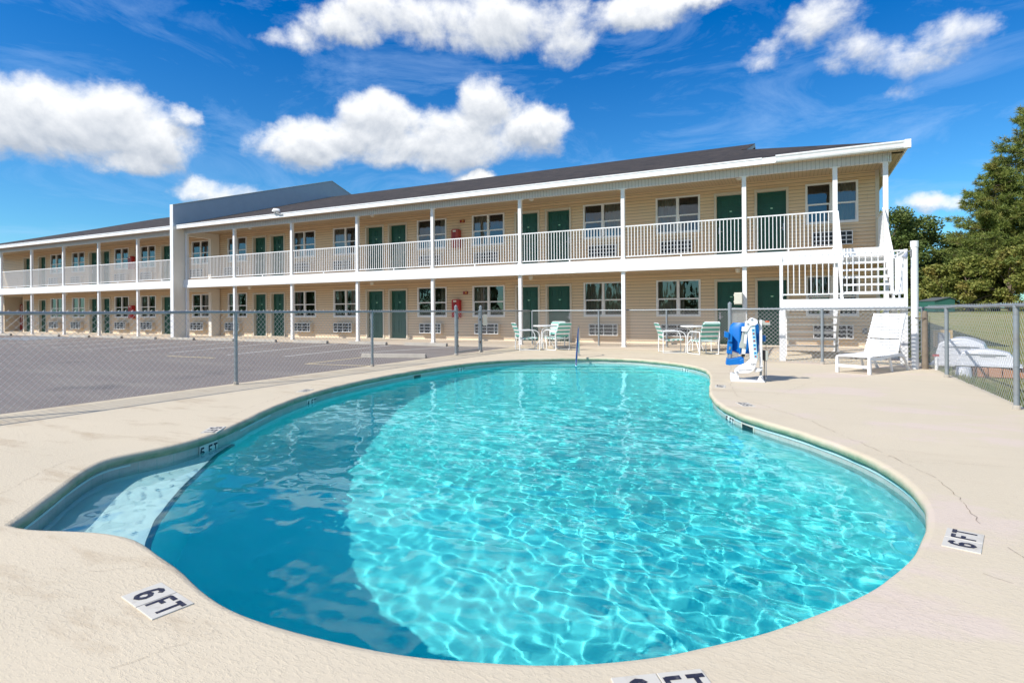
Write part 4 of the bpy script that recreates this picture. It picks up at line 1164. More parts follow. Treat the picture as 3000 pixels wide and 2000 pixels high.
def table(c, label):
    t = thing('patio_table', (c[0], c[1], 0), label, 'table', 'round white patio tables')
    b = MB(); b.lathe([(.33, .700), (.365, .705), (.37, .722), (.365, .738), (0.001, .738)], 0, 0, 32); b.build('tabletop', M['plastic'], t, local=True, smooth=True)
    for k in range(4):
        a = k*pi/2+.6; P = []
        for (r, z) in ((.25, .695), (.16, .67), (.09, .58), (.065, .45), (.09, .33), (.20, .22), (.27, .10), (.28, .0)): P.append((r*cos(a), r*sin(a), z))
        b = MB(); b.tube(P, .014, 8); b.build('leg', M['plastic'], t, local=True, smooth=True)
    b = MB(); b.tube([(.066*cos(i*pi/8), .066*sin(i*pi/8), .45) for i in range(17)], .008, 6, caps=False); b.build('ring', M['plastic'], t, local=True, smooth=True)
table((-7.12, 16.58), 'round white patio table left of the chrome pool rail'); table((-2.68, 16.95), 'round white patio table nearer the blue pool lift')

# lounge chair
LO = thing('lounge_chair', (.875, 12.2, 0), 'white slatted sun lounger with its back raised beside the PVC pole', 'lounge chair')
LO.rotation_euler.z = 0
fr = Vector((.875, 12.205, 0)); axv = Vector((.525, .851, 0)).normalized(); wv = Vector((.851, -.525, 0)).normalized()
LM = Matrix(((wv.x, axv.x, 0, 0), (wv.y, axv.y, 0, 0), (0, 0, 1, 0), (0, 0, 0, 1)))   # local: x across, y away from the foot end
def lb(b, name, mat, smooth=False, bevel=0.): return b.build(name, mat, LO, local=True, smooth=smooth, bevel=bevel)
hw = .285
for s in (-1, 1):
    b = MB(); b.prism([(s*hw-.028, .0), (s*hw+.028, .0), (s*hw+.022, .30), (s*hw-.022, .30)], 'y', -.02, .035, 0, LM); lb(b, 'leg', M['plastic'], bevel=.006)
    # curved side frame sweeping down to the rear foot
    b = MB(); top = []; bot = []
    for i in range(15):
        y = .02+1.40*i/14; u = i/14
        z = .305-.02*sin(u*pi)*1.2+(.055*sin(max(0, (u-.25))/.75*pi) if u > .25 else 0)
        if u > .82: z -= (u-.82)**2*9.2
        top.append((y, z)); bot.append((y, z-.055))
    pts = top+bot[::-1]
    for i in range(14): b.prism([top[i], top[i+1], bot[i+1], bot[i]], 'x', s*hw-.018, s*hw+.018, 0, LM)
    lb(b, 'side_frame', M['plastic'])
    b = MB(); b.prism([(1.36, .10), (1.43, .06), (1.50, .0), (1.45, .0), (1.36, .07)], 'x', s*hw-.02, s*hw+.02, 0, LM); lb(b, 'rear_foot', M['plastic'])
    b = MB(); b.prism([(.74, .27), (.80, .27), (.90, .0), (.86, .0)], 'x', s*(hw-.03)-.012, s*(hw-.03)+.012, 0, LM); lb(b, 'middle_leg', M['plastic'])
b = MB(); b.box(-hw, hw, -.005, .022, .105, .155, 0, LM); lb(b, 'stretcher', M['plastic']); b = MB(); b.box(-hw, hw, 1.20, 1.23, .10, .13, 0, LM); lb(b, 'rear_stretcher', M['plastic'])
b = MB(); n = 13
for i in range(n):
    y = .0+i*.078; z = .31 if i else .30
    b.box(-hw-.02, hw+.02, y, y+.062, z, z+.016, 0, LM)
lb(b, 'seat_slats', M['plastic'], bevel=.004)
ba = radians(66)
BM = LM @ Matrix.Translation((0, 1.0, .325)) @ Matrix.Rotation(ba, 4, 'X')
b = MB(); k = 0; y = .0
for i in range(14):
    h = .046
    if i == 5: y += .018
    b.box(-hw-.02+.018*(i/12.), hw+.02-.018*(i/12.), y, y+h, 0, .016, 0, BM); y += h+.0125
for s in (-1, 1): b.box(s*(hw-.01)-.016, s*(hw-.01)+.016, 0, y, -.022, -.001, 0, BM)
lb(b, 'backrest', M['plastic'], bevel=.003)
b = MB()
for s in (-1, 1): b.prism([(1.12, .60), (1.15, .60), (1.42, .27), (1.38, .26)], 'x', s*.20-.01, s*.20+.01, 0, LM)
lb(b, 'back_support', M['plastic'])
LO.location = fr

# ------------------------------------------------------------------ pool lift
LF = thing('pool_lift', (-1.01, 10.04, 0), 'white and blue pool access lift with a hanging blue seat', 'pool lift')
ex = Vector((.990, .140, 0)); ey = Vector((-.140, .990, 0))
LFM = Matrix(((ex.x, ey.x, 0, 0), (ex.y, ey.y, 0, 0), (0, 0, 1, 0), (0, 0, 0, 1)))
KX, KZ = .00076, .000738
def q(zx, zy): return ((zx-155)*KX, (1465-zy)*KZ)
def lp(name, mat, polys, y0, y1, bevel=.006, mats=None):
    b = MB()
    for p in polys: b.prism([q(*v) for v in p], 'y', y0, y1, 0, LFM)
    return b.build(name, mat, LF, local=True, bevel=bevel)
lp('base_plate', M['plastic'], [[(155,1400),(160,1320),(215,1300),(320,1330),(320,1410),(700,1428),(835,1440),(835,1465),(155,1465)]], 0, .10)
lp('base_plate', M['plastic'], [[(155,1400),(160,1300),(215,1290),(320,1330),(320,1410),(700,1428),(835,1440),(835,1465),(155,1465)]], .22, .30)
b = MB(); b.box(0.0, .53, .02, .28, .0, .02, 0, LFM); b.build('floor_plate', M['grey'], LF, local=True)
lp('lower_arm', M['plastic'], [[(235,1270),(245,1200),(330,1110),(470,1040),(555,960),(700,950),(660,1140),(610,1230),(520,1275),(330,1290),(260,1300)]], .03, .17, .012)
lp('mast', M['plastic'], [[(555,970),(520,600),(500,380),(540,110),(580,50),(620,60),(650,150),(672,500),(700,960)]], .035, .165, .012)
lp('mast_head', M['plastic'], [[(455,250),(395,250),(385,355),(500,362),(560,240),(660,220),(715,170),(700,100),(640,65),(590,45),(540,80),(520,120),(460,130)]], .02, .18, .010)
b = MB()
for i, (zy) in enumerate((225, 325, 400, 478, 560, 655, 735, 825, 900)):
    xx = 608+i*6.2; z0 = (1465-zy)*KZ; x0 = (xx-155)*KX
    b.box(x0-.022, x0+.030, .0325, .0345, z0-.024, z0+.024, 0, LFM)
    b.box(x0-.012, x0+.014, .031, .0325, z0-.012, z0+.012, 1 if i % 2 else 2, LFM)
b.build('instruction_sticker', [M['sticker'], M['blue'], M['red']], LF, local=True)
b = MB(); b.box(*[ (560-155)*KX, (640-155)*KX], .033, .0345, (1465-195)*KZ, (1465-170)*KZ, 0, LFM); b.build('sticker_header', M['sticker'], LF, local=True)
lp('link_arm', M['plastic'], [[(385,860),(395,640),(440,360),(500,362),(480,640),(455,860)]], .06, .12, .004)
lp('actuator_housing', M['greygreen'], [[(335,710),(345,630),(370,560),(400,370),(440,365),(415,600),(475,625),(470,740),(350,720)]], .05, .13, .006)
lp('actuator_end', M['black'], [[(378,915),(385,850),(455,855),(445,918)]], .055, .125, .004)
lp('actuator_tube', M['plastic'], [[(745,1110),(750,100),(800,100),(800,1090),(815,1130),(750,1150)]], .10, .15, .006)
lp('piston_rod', M['steel'], [[(745,1340),(750,1140),(795,1140),(790,1340)]], .11, .14, .002)
lp('rear_bracket', M['plastic'], [[(700,1440),(745,1330),(790,1325),(835,1460)]], .05, .2, .004)
lp('link_bracket', M['plastic'], [[(640,1250),(670,1160),(760,1170),(800,1180),(800,1215),(700,1240)]], .06, .16, .004)
b = MB()
for (zx, zy, r) in ((213,1345,.020),(288,1252,.016),(590,88,.017),(512,188,.016),(780,1198,.013),(770,1352,.011),(435,668,.006),(435,692,.006)):
    x, z = q(zx, zy); b.tube([tuple(LFM @ Vector((x, .012, z))), tuple(LFM @ Vector((x, .04, z)))], r, 12)
b.build('bolt', M['lockmetal'], LF, local=True, smooth=True)
lp('controller', M['greygreen'], [[(800,100),(860,125),(955,125),(955,215),(830,215),(805,180)]], .08, .20, .006)
lp('warning_label', M['orange'], [[(858,122),(935,122),(935,150),(858,150)]], .077, .0795, 0)
lp('battery_box', M['greygreen'], [[(865,780),(915,780),(915,985),(865,1000)]], .10, .22, .006)
lp('battery_mount', M['black'], [[(808,770),(864,775),(864,1010),(812,990)]], .12, .20, .004)
b = MB(); b.tube([tuple(LFM @ Vector((q(880, 600)[0], .15, q(880, 600)[1]))), tuple(LFM @ Vector((q(878, 770)[0], .15, q(878, 770)[1])))], .004, 6)
b.tube([tuple(LFM @ Vector((q(845, 1000)[0], .15, q(845, 1000)[1]))), tuple(LFM @ Vector((q(835, 1200)[0], .12, q(835, 1200)[1]))), tuple(LFM @ Vector((q(835, 1420)[0], .12, q(835, 1425)[1])))], .008, 6)
b.build('cable', M['black'], LF, local=True)
lp('pull_strap', M['grey'], [[(865,985),(885,985),(885,1400),(860,1400)]], .12, .135, 0)
# the hanging seat behind the mast
def seat_shell():
    b = MB(); n = 12
    def yy(u): return .30+.09*(abs(u-.5)*2)**2
    outline = [(150, 640), (115, 860)]  # unused guide
    rows = [(170, 235, 740), (230, 175, 760), (330, 150, 765), (500, 140, 765), (640, 130, 760), (800, 165, 755), (860, 300, 740)]
    V0 = []; 
    for side in (0, 1):
        for (zy, xa, xb) in rows:
            for i in range(n+1):
                u = i/n; x = (xa+(xb-xa)*u-155)*KX; z = (1465-zy)*KZ
                y = yy(u)*1.0+(.03 if side else 0)-.06*(zy-170)/700.
                V0.append(tuple(LFM @ Vector((x, y, z))))
    b.v = V0; R_ = len(rows); off = R_*(n+1)
    for r in range(R_-1):
        for i in range(n):
            a = r*(n+1)+i; b.f.append((a, a+1, a+n+2, a+n+1)[::-1]); b.m.append(0)
            b.f.append((off+a, off+a+1, off+a+n+2, off+a+n+1)); b.m.append(0)
        a = r*(n+1); b.f.append((a, a+n+1, off+a+n+1, off+a)[::-1]); b.m.append(0)
        a = r*(n+1)+n; b.f.append((a, a+n+1, off+a+n+1, off+a)); b.m.append(0)
    for i in range(n):
        b.f.append((i, i+1, off+i+1, off+i)); b.m.append(0)
        a = (R_-1)*(n+1)+i; b.f.append((a, a+1, off+a+1, off+a)[::-1]); b.m.append(0)
    b.build('seat_back', M['blue'], LF, local=True, smooth=True)
seat_shell()
lp('seat_rib', M['blue'], [[(340,870),(355,250),(385,250),(375,890)]], .22, .30, .004)
lp('seat_side', M['blue'], [[(85,860),(110,600),(150,380),(160,590),(212,640),(200,880)]], .20, .34, .010)
lp('armrest', M['blue'], [[(35,490),(40,360),(70,355),(80,375),(135,375),(130,510)]], .14, .30, .008)
lp('armrest', M['blue'], [[(808,580),(812,450),(890,450),(890,590)]], .26, .40, .008)
lp('armrest_pivot', M['blue'], [[(112,595),(125,410),(205,430),(205,600)]], .17, .30, .008)
lp('buckle', M['grey'], [[(133,775),(140,700),(172,705),(168,775)]], .19, .20, .002)
lp('footrest_post', M['steel'], [[(92,1020),(105,870),(140,870),(125,1030)]], .22, .26, .003)
b = MB()
P0 = [q(*v) for v in ((65,1105),(85,960),(130,985),(420,925),(435,940),(430,1080),(140,1115))]
b.prism(P0, 'y', .10, .36, 0, LFM); b.prism([q(*v) for v in ((430,935),(335,1000),(350,1085),(432,1078))], 'y', .07, .10, 0, LFM)
b.build('footrest', M['blue'], LF, local=True, bevel=.01)
# maker's lettering, unreadable in the photo beyond small dark script
text_mesh('Spectrum Aquatics', .026, LF, M['ink'], LFM @ Matrix.Translation(((455-155)*KX, .0285, (1465-1205)*KZ)) @ Matrix.Rotation(pi/2, 4, 'X') @ Matrix.Rotation(.08, 4, 'Z'), ex=.0005)
text_mesh('Eagle', .035, LF, M['ink'], LFM @ Matrix.Translation(((610-155)*KX, .0285, (1465-1070)*KZ)) @ Matrix.Rotation(pi/2, 4, 'X') @ Matrix.Rotation(.08, 4, 'Z'), ex=.0005)

# ------------------------------------------------------------------ wheel stops and painted lines
def stop_proto():
    t = thing('wheel_stop', (0, 0, 0), 'x', 'wheel stop', 'concrete wheel stops in front of the walkway')
    b = MB(); b.prism([(-.08, 0), (.08, 0), (.05, .115), (-.05, .115)], 'x', -.9, .9); b.build('block', M['concrete'], t, local=True, bevel=.012)
    return t
WS = stop_proto()
for i, x in enumerate([-11.13, -13.8, -16.74, -19.6, -22.2, -24.9, -27.75, -30.5, -33.4, -36.3, -41.5]):
    loc = (x-.9, 17.16, -.045); o = WS if i == 0 else dup(WS, loc); o.location = loc
    o['label'] = 'low concrete wheel stop at the kerb, %s from the gate' % ORD[i]
o = dup(WS, (-9.7, 12.36, -.045), atan2(.49, 1.66)); o['label'] = 'large concrete wheel stop on the asphalt beside the fence, nearest the pool'; 
def line(p, q, w, mat):
    p, q = Vector(p), Vector(q); d = (q-p).normalized(); n = Vector((-d.y, d.x))*w/2; b = MB()
    b.quad((p.x-n.x, p.y-n.y, -.041), (q.x-n.x, q.y-n.y, -.041), (q.x+n.x, q.y+n.y, -.041), (p.x+n.x, p.y+n.y, -.041)); tag(b.build('road_marking', mat), kind='structure')
for (p, q_) in (((-24.51,11.33),(-27.2,17.1)),((-22.10,11.16),(-24.0,16.9)),((-19.81,11.26),(-21.49,17.05)),((-17.51,11.26),(-19.2,17.05)),((-14.95,11.31),(-16.11,17.05)),((-12.89,11.55),(-13.47,17.0)),((-11.89,13.5),(-10.8,16.9)),((-27.0,11.5),(-29.8,17.05)),((-29.9,11.5),(-32.6,17.05))): line(p, q_, .10, M['line'])
for (p, q_) in (((-10.53,10.08),(-10.61,12.2)),((-10.53,10.08),(-8.5,10.3))): line(p, q_, .10, M['liney'])
line((-16.27,10.41), (-14.3,10.45), .12, M['liney'])
for x in (-33.5, -34.6, -35.7, -36.8): line((x, 14.2), (x-.9, 17.0), .35, M['lineb'])

# ------------------------------------------------------------------ pump covers and clutter beyond the right fence
def cover(c, rz, w, d, h, label, base):
    t = thing('pump_cover', (c[0], c[1], 0), label, 'pump cover', 'white fibreglass pump covers', rz)
    # arched shell, long axis y (depth), front face towards -y, with a stepped shoulder and a flange
    prof = [(-.50, 0), (-.48, .30), (-.42, .62)]+[(-.40+.80*i/10, .62+.38*sin(pi*(.12+.76*i/10))**.8) for i in range(11)]+[(.44, .60), (.50, .45), (.52, 0)]
    b = MB(); b.prism([(p[0]*w, base+.02+p[1]*h) for p in prof], 'y', -d/2, d/2); b.build('shell', M['fibre'], t, local=True, bevel=.02)
    b = MB(); b.prism([(p[0]*w*.86, base+.02+p[1]*h*.86) for p in prof[3:14]], 'y', -d/2-.03, -d/2-.001); b.build('front_panel', M['fibre'], t, local=True, bevel=.01)
    b = MB(); b.box(-w*.58, w*.60, -d/2-.06, d/2+.06, base, base+.025); b.build('flange', M['fibre'], t, local=True)
    b = MB(); b.box(-w*.10, w*.16, -d/2-.038, -d/2-.031, base+h*.72, base+h*.75); b.build('vent_slot', M['grey'], t, local=True)
cover((2.90, 14.25), radians(-14), .86, 1.0, .52, 'larger white arched pump cover behind the right fence', .06)
cover((3.05, 13.30), radians(-14), .84, .5, .28, 'smaller white arched pump cover in front of the larger one', .13)
t = thing('block_base', (3.2, 13.2, -.06), 'row of terracotta blocks under the smaller pump cover', 'blocks'); 
for i in range(4):
    for y in (-.24, .08):
        b = MB(); b.box(-.38+i*.2, -.19+i*.2-.004, y, y+.13, 0, .17); b.build('block', M['brick'], t, local=True, bevel=.012)
t = thing('bucket', (2.55, 12.45, -.06), 'upturned white bucket in the weeds by the right fence', 'bucket'); b = MB(); b.lathe([(.13, 0), (.125, .02), (.105, .2), (.10, .215), (.001, .217)], 0, 0, 20); b.build('pail', M['fibre'], t, local=True, smooth=True)
t = thing('pipe_fitting', (2.55, 13.15, -.06), 'white pipes sticking up beside the pump covers', 'pipe')
b = MB(); b.tube([(.1, 0, 0), (.1, 0, .16), (.13, 0, .20), (.25, .02, .20)], .024, 10); b.tube([(-.2, .35, 0), (-.2, .35, .30)], .028, 10); b.build('pipe', M['plastic'], t, local=True, smooth=True)
b = MB(); b.box(-.26, -.16, .33, .37, .32, .36); b.build('valve_handle', M['red'], t, local=True)
t = thing('control_box', (2.62, 14.35, -.06), 'small grey and yellow control box behind the timber post', 'control box')
b = MB(); b.box(-.16, .14, -.07, .07, .45, .80); b.box(-.02, .02, -.02, .02, 0, .45); b.build('case', simple('ochre', (.42, .28, .10), .6), t, local=True, bevel=.01)
b = MB(); b.box(-.11, .09, -.08, -.07, .50, .75); b.build('panel', M['grey'], t, local=True)
for (x, y, r, s) in ((2.5, 12.95, .09, 1), (2.72, 13.5, .11, 2), (2.48, 13.45, .07, 3)):
    bm = bmesh.new(); bmesh.ops.create_icosphere(bm, subdivisions=2, radius=r)
    for v in bm.verts: v.co *= 1+.25*noise.noise(v.co*14+Vector((s, 0, 0))); v.co.z *= .7
    me = bpy.data.meshes.new('rock'); bm.to_mesh(me); bm.free(); me.materials.append(M['concrete']); o = bpy.data.objects.new('rock', me); COL.objects.link(o); o.location = (x, y, -.02)
    tag(o, ['pale rock nearest the fence post by the bucket', 'pale rock under the flange of the small pump cover', 'small pale rock beside the upright pipe'][s-1], 'rock', 'rocks by the pump covers')
# shed
t = thing('shed', (7.72, 44.3, TZ(8, 44)), 'low green metal shed with a grey roof in front of the trees', 'shed')
t.rotation_euler.z = radians(24); t.scale = (.42, .6, .50)
b = MB(); b.prism([(-1.4, 0), (1.5, 0), (1.5, 1.5), (.7, 1.75), (-1.4, 1.35)], 'y', -1.2, 1.2); b.build('walls', M['shed'], t, local=True)
b = MB(); b.prism([(-1.5, 1.35), (-1.5, 1.41), (.7, 1.83), (.7, 1.77)], 'y', -1.3, 1.3); b.prism([(.7, 1.77), (.7, 1.83), (1.6, 1.56), (1.6, 1.50)], 'y', -1.3, 1.3); b.build('roof', M['shedroof'], t, local=True)

# ------------------------------------------------------------------ grass blades and weeds near the fence
def grass():
    r = random.Random(3); b = MB()
    def blade(x, y, h, z=-.07):
        a = r.random()*2*pi; w = .004+.006*(h/.1); dx, dy = cos(a)*w, sin(a)*w; lx, ly = r.uniform(-.4, .4)*h, r.uniform(-.4, .4)*h
        z += TZ(x, y)+.07
        i = len(b.v); b.v += [(x-dx, y-dy, z), (x+dx, y+dy, z), (x+lx, y+ly, z+h)]; b.f.append((i, i+1, i+2)); b.m.append(0)
    for _ in range(9000):
        y = r.uniform(2, 14); blade(2.38+abs(r.gauss(0, .10)), y, r.uniform(.03, .13)*(1.5 if r.random() < .15 else 1))
    for _ in range(52000):
        u = r.random(); y = 4+u*u*26; x = 2.4+r.random()*(1.6+y*.42); blade(x, y, r.uniform(.025, .065))
    tag(b.build('grass', M['blade']), 'short patchy lawn grass and weeds beyond the right fence', 'grass', kind='stuff')
grass()

# ------------------------------------------------------------------ trees
def blob_tree(name, loc, H, R, nleaf, mat, label, seed, leaf=.16, trunk=.16, low=.12, group='trees beyond the lawn', squash=1.):
    r = random.Random(seed); t = thing(name, loc, label, 'tree', group)
    b = MB(); b.tube([(0, 0, -.2), (.05, .03, H*.3), (0, .1, H*.6), (.05, 0, H*.85)], [trunk, trunk*.8, trunk*.5, trunk*.15], 8)
    cl = []
    ncl = int(34+R*12)
    for i in range(ncl):
        u = r.random(); z = H*(low+(1-low)*u**.8); prof = sin(pi*min(1, max(.05, (z/H-low)/(1.02-low)*.72+.22)))**.6
        a = r.random()*2*pi; rad = R*prof*sqrt(r.uniform(.25, 1.))*(1+.25*sin(a*3+seed))
        cl.append((rad*cos(a)*squash, rad*sin(a), z, R*r.uniform(.20, .36)))
    for c in cl[::4]:
        b.tube([(0, 0, c[2]*.45), (c[0]*.5, c[1]*.5, c[2]*.8), (c[0], c[1], c[2])], [trunk*.35, trunk*.2, .02], 5)
    b.build('trunk', M['bark'], t, local=True, smooth=True)
    f = MB(); per = nleaf//ncl
    for (x, y, z, rr) in cl:
        for _ in range(per):
            d = Vector((r.gauss(0, 1), r.gauss(0, 1), r.gauss(0, 1))).normalized()*rr*(r.random()**.45)
            d.z *= .75
            p = Vector((x, y, z))+d; s = leaf*r.uniform(.6, 1.3)
            a = Vector((r.gauss(0, 1), r.gauss(0, 1), r.gauss(0, .6))).normalized(); c = a.cross(Vector((r.gauss(0, 1), r.gauss(0, 1), r.gauss(0, 1)))).normalized()
            f.quad(p-a*s*.5, p-c*s*.3, p+a*s*.5, p+c*s*.3)
    f.build('crown', mat, t, local=True)
    return t
def pine(loc, H, R, label, seed, low=.08, lean=0.):
    r = random.Random(seed); t = thing('pine_tree', loc, label, 'tree', 'trees beyond the lawn')
    b = MB(); b.tube([(0, 0, -.2), (.1, 0, H*.5), (0, .1, H)], [.26, .17, .03], 8); f = MB()
    nb = int(H*17)
    for i in range(nb):
        u = (i+r.random())/nb; z = H*(low+(1-low)*u); L = R*((1-u)**.62+.06)*r.uniform(.62, 1.1)
        a = r.random()*2*pi+i*2.4; rise = r.uniform(.0, .28)
        e = Vector((cos(a)*L, sin(a)*L, z+L*rise)); m = Vector((cos(a)*L*.5, sin(a)*L*.5, z+L*rise*.3))
        b.tube([(0, 0, z), tuple(m), tuple(e)], [.05, .03, .012], 4, caps=False)
        nt = int(9+L*9)
        for k in range(nt):
            s = r.uniform(.22, 1.02); p = Vector((0, 0, z)).lerp(m, s*2) if s < .5 else m.lerp(e, s*2-1)
            side = Vector((-sin(a), cos(a), 0))*r.uniform(-1, 1)*(.34*L*(1.15-s))+Vector((0, 0, r.uniform(-.05, .22)))
            p = p+side
            # needle tuft: thin blades spraying outward and up
            for _ in range(13):
                d = (Vector((cos(a), sin(a), .4))*.6+Vector((r.gauss(0, 1), r.gauss(0, 1), r.gauss(0, .9)))*.8).normalized()*r.uniform(.20, .36)
                c = d.cross(Vector((r.gauss(0, 1), r.gauss(0, 1), r.gauss(0, 1)))).normalized()*.019
                f.quad(p-c, p+c, p+d+c*.3, p+d-c*.3)
    b.build('trunk', M['bark'], t, local=True, smooth=True); f.build('crown', M['needle'], t, local=True)
    return t
TREES = [  # x, y, height, radius, kind
    ('oak_tree', 6.2, 52, 7.3, 2.7, 'd', 'dark leafy tree just right of the stair landing'),
    ('oak_tree', 8.3, 54, 7.0, 2.6, 'd', 'rounded dark tree behind the white pole'),
    ('oak_tree', 10.4, 57, 6.0, 2.2, 'd', 'low dark tree between the white pole and the tall pine'),
    ('shrub_tree', 8.7, 49, 3.0, 1.5, 'l', 'yellow green bushy tree behind the green shed'),
    ('oak_tree', 11.2, 53, 5.4, 1.9, 'd', 'mid height leafy tree at the left foot of the tall pine'),
    ('shrub_tree', 10.0, 47, 3.4, 1.5, 'l', 'pale green bushy tree right of the green shed'),
    ('shrub_tree', 11.9, 46.5, 3.8, 1.7, 'l', 'light green bushy tree under the tall pine'),
    ('shrub_tree', 13.9, 45.5, 4.2, 1.9, 'l', 'light bushy tree at the right edge above the fence')]
for i, (nm, x, y, H, R, kd, lab) in enumerate(TREES):
    blob_tree(nm, (x, y, TZ(x, y)), H, R, 17000 if kd == 'd' else 12000, M['leaf_dark'] if kd == 'd' else M['leaf_light'], lab, 11+i, leaf=.20 if kd == 'd' else .17, low=.03)
pine((14.8, 50.5, TZ(14, 50)), 14.1, 5.8, 'tallest pine, at the right edge of the view', 41)
pine((11.9, 49.5, TZ(11, 51)), 9.8, 3.5, 'smaller pine on the left flank of the tallest pine', 42)
b = None
# wood behind the camera, seen mirrored in the windows
def wood():
    r = random.Random(9); f = MB()
    for k in range(80):
        x = -150+k*2.3+r.uniform(-1, 1); y = -42+r.uniform(-8, 4); H = r.uniform(5.5, 11); R = r.uniform(1.6, 3)
        for _ in range(300):
            u = r.random(); z = H*u; rr = R*(1.1-u)*sqrt(r.random()); a = r.random()*2*pi; p = Vector((x+rr*cos(a), y+rr*sin(a), z)); s = .8
            a1 = Vector((r.gauss(0, 1), r.gauss(0, 1), r.gauss(0, 1))).normalized(); c = a1.cross(Vector((r.gauss(0, 1), r.gauss(0, 1), 1))).normalized()
            f.quad(p-a1*s*.5, p-c*s*.4, p+a1*s*.5, p+c*s*.4)
    tag(f.build('woodland', M['leaf_dark']), 'distant woodland across the road, mirrored in the motel windows', 'woodland', kind='stuff')
wood()

# ------------------------------------------------------------------ light, sky, camera
SUN = Vector((.66, 1., -1.12)).normalized()
ELEV = math.asin(-SUN.z)
l = bpy.data.lights.new('sun', 'SUN'); l.energy = 3.9; l.angle = radians(.5); l.color = (1., .955, .88); l.cycles.is_caustics_light = True
so = bpy.data.objects.new('sun', l); COL.objects.link(so); so.rotation_euler = SUN.to_track_quat('-Z', 'Y').to_euler(); so.location = (-20, -30, 40)
W = bpy.data.worlds.new('World'); SC.world = W; W.use_nodes = True
k = NT(W); bg = W.node_tree.nodes['Background']
sk = k.node('ShaderNodeTexSky', sky_type='NISHITA'); sk.sun_disc = False; sk.sun_elevation = ELEV
sk.sun_rotation = atan2(-SUN.x, -SUN.y)
sk.air_density = 1.0; sk.dust_density = .3; sk.ozone_density = 3.0; sk.altitude = 50
tc = k.node('ShaderNodeTexCoord'); sp = k.node('ShaderNodeSeparateXYZ'); k.link(tc.outputs['Generated'], sp.inputs[0])
az = k.math('ARCTAN2', sp.outputs[0], sp.outputs[1]); el = k.math('ARCSINE', sp.outputs[2])
CL = [(-1.154,.264,.103,.019,.000,.050,1.00),(-1.079,.278,.079,.013,.000,.046,1.00),(-1.018,.242,.062,.008,.000,.040,1.00),(-1.047,.214,.047,.006,.000,.021,.90),(-1.204,.229,.068,.013,.000,.037,1.00),(-.974,.286,.025,.004,.000,.018,.80),
(-.803,.265,.089,.006,.000,.036,.95),(-.688,.316,.074,.004,.000,.041,1.00),(-.578,.305,.118,.001,.000,.045,1.00),(-.502,.348,.060,.0,.000,.052,1.00),(-.425,.311,.056,-.001,.000,.034,1.00),(-.677,.260,.139,.004,.000,.024,.90),
(-.822,.421,.058,.007,.000,.021,.70),(-.742,.449,.084,.008,.000,.027,.80),(-.635,.468,.117,.005,.000,.037,.90),(-.489,.468,.118,-.002,.000,.044,.95),(-.365,.447,.053,-.003,.000,.051,.85),(-.255,.472,.100,-.011,.000,.027,.90),(-.160,.480,.058,-.008,.000,.018,.80),
(.030,.408,.050,-.011,.000,.034,.62),(.075,.367,.052,-.013,.000,.028,.60),(.134,.348,.055,-.015,.000,.026,.56),(.190,.351,.040,-.012,.000,.030,.52),(-.047,.385,.044,-.007,.000,.018,.50),(.142,.307,.028,-.006,.000,.018,.50),
(.164,.149,.047,-.006,.000,.016,.75),(-.933,.182,.073,.006,.000,.023,.90),(-.520,.235,.041,.000,.000,.012,.90),
(-.62,.285,.20,0,0,.038,1.),(-.74,.28,.10,0,0,.035,.95),(-1.10,.255,.14,0,0,.05,1.),(1.7,.5,.34,0,0,.16,1.),(2.35,.30,.40,0,0,.14,1.),(-1.9,.45,.30,0,0,.16,1.),(-2.45,.25,.34,0,0,.13,1.),(2.95,.45,.34,0,0,.20,1.),(-2.95,.22,.36,0,0,.10,1.),(.6,1.0,.5,0,0,.14,1.),(-.9,.95,.5,0,0,.13,1.),(2.2,.85,.6,0,0,.14,1.),(-2.2,.78,.4,0,0,.10,1.)]  # unseen clouds behind the camera and overhead are added here as fill light
# warp the lookup so edges billow
comb = k.node('ShaderNodeCombineXYZ'); k.link(az, comb.inputs[0]); k.link(el, comb.inputs[1])
def field(ax_, el_):
    acc = None
    for (a0, e0, rx, rxy, _, ry, w) in CL:
        dx = k.math('MULTIPLY', k.math('SUBTRACT', ax_, a0), 1/rx); dy = k.math('MULTIPLY', k.math('SUBTRACT', el_, e0), 1/ry)
        d2 = k.math('ADD', k.math('MULTIPLY', dx, dx), k.math('MULTIPLY', dy, dy))
        v = k.math('MULTIPLY', k.math('SUBTRACT', 1.15, k.math('MULTIPLY', d2, .85)), w)
        acc = v if acc is None else k.math('SMOOTH_MAX', acc, v, .5)
    return acc
nz = k.noise(comb.outputs[0], 6., 10, .58, .25); nz2 = k.noise(k.map(comb.outputs[0], (1, 1.5, 1)), 22, 8, .62, .3)
wn = k.node('ShaderNodeTexNoise'); k.link(comb.outputs[0], wn.inputs['Vector']); wn.inputs['Scale'].default_value = 9; wn.inputs['Detail'].default_value = 6; wn.inputs['Roughness'].default_value = .6
ws = k.node('ShaderNodeSeparateColor'); k.link(wn.outputs['Color'], ws.inputs[0])
azw = k.math('ADD', az, k.math('MULTIPLY', k.math('SUBTRACT', ws.outputs[0], .5), .11)); elw = k.math('ADD', el, k.math('MULTIPLY', k.math('SUBTRACT', ws.outputs[1], .5), .07))
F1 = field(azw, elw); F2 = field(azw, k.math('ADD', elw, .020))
nn = k.math('ADD', k.math('MULTIPLY', k.math('SUBTRACT', nz, .5), 2.3), k.math('MULTIPLY', k.math('SUBTRACT', nz2, .5), 1.1))
dens = k.math('ADD', k.math('MAXIMUM', F1, -1.5), nn)
alpha = k.ramp(dens, .02, .95)
n_ = k.node('ShaderNodeMapRange', interpolation_type='SMOOTHSTEP'); k.link(alpha, n_.inputs[0]); alpha = k.math('MULTIPLY', n_.outputs[0], .97)
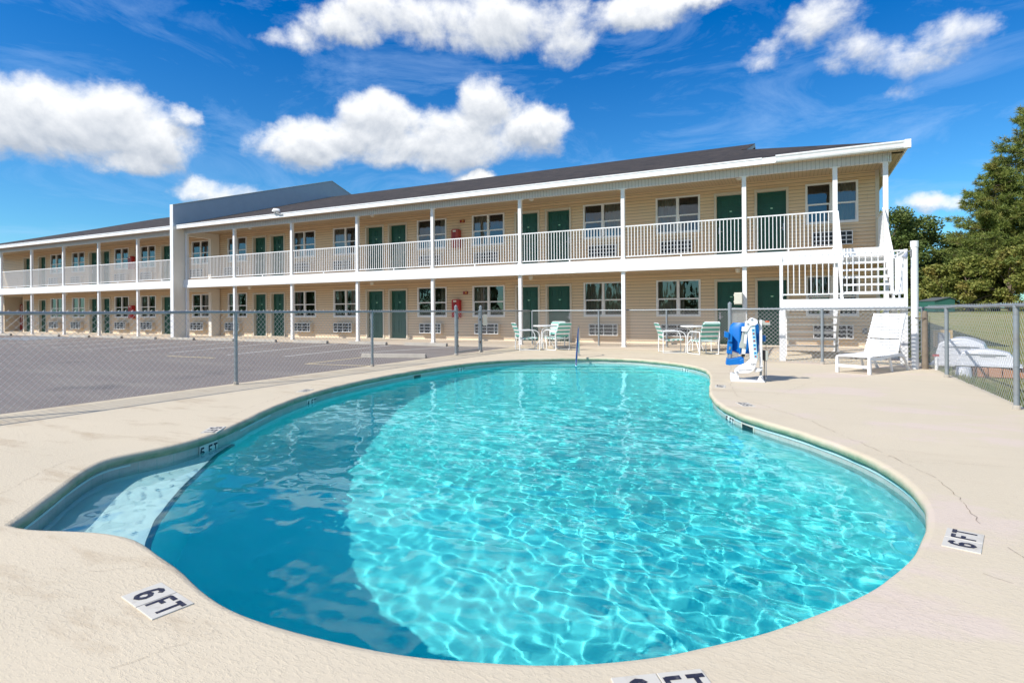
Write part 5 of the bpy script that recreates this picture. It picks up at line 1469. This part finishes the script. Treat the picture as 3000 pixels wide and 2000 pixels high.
nzu = k.noise(k.map(comb.outputs[0], (1, 1, 1), (0, 0, 0), (0, .012, 0)), 6., 10, .58, .25)
lit = k.math('ADD', k.math('MULTIPLY', k.math('SUBTRACT', F1, F2), .75), k.math('MULTIPLY', k.math('SUBTRACT', nz, nzu), 2.6))
shade = k.ramp(k.math('ADD', lit, k.math('MULTIPLY', k.math('SUBTRACT', .9, dens), .14)), -.32, .34)
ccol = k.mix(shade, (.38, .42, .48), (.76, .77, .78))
# thin high cirrus
cn = k.noise(k.map(comb.outputs[0], (3.0, 9., 1), (0, 0, .42)), 1.4, 9, .66, .8)
cir = k.math('MULTIPLY', k.ramp(cn, .48, .82), .38)
# the sky's own colour: deep polarised blue
hsv = k.node('ShaderNodeHueSaturation'); hsv.inputs['Hue'].default_value = .503; k.link(k.ramp(el, .05, .5, 1.15, 1.5), hsv.inputs['Saturation']); hsv.inputs['Value'].default_value = 1.
k.link(sk.outputs[0], hsv.inputs['Color'])
skc = k.mix(1., hsv.outputs[0], (.48, .90, 1.05), 'MULTIPLY')
SS = .105
sc1 = k.mix(1., skc, (SS, SS, SS), 'MULTIPLY')
sc1 = k.mix(cir, sc1, (.42, .58, .82))
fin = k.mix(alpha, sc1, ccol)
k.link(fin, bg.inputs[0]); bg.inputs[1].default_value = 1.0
W.cycles.sampling_method = 'MANUAL'; W.cycles.sample_map_resolution = 1024

cam = bpy.data.cameras.new('camera'); co = bpy.data.objects.new('camera', cam); COL.objects.link(co); SC.camera = co
cam.sensor_width = 36; cam.lens = 1687/3000*36; cam.shift_y = -87.4/3000; cam.clip_end = 2000; cam.clip_start = .05
co.location = (0, 0, 1.17)
co.rotation_euler = (Matrix.Rotation(radians(26.5), 4, 'Z') @ Matrix.Rotation(pi/2, 4, 'X') @ Matrix.Rotation(-math.atan(.0066), 4, 'Z')).to_euler()
SC.view_settings.view_transform = 'Standard'; SC.view_settings.look = 'None'; SC.view_settings.gamma = 1; SC.view_settings.exposure = .48
SC.render.engine = 'CYCLES'
SC.cycles.use_denoising = True; SC.cycles.caustics_refractive = True; SC.cycles.caustics_reflective = False
SC.cycles.max_bounces = 14; SC.cycles.volume_bounces = 2; SC.cycles.diffuse_bounces = 9; SC.cycles.glossy_bounces = 5; SC.cycles.transparent_max_bounces = 12; SC.cycles.transmission_bounces = 10; SC.cycles.sample_clamp_indirect = 6; SC.cycles.blur_glossy = .5
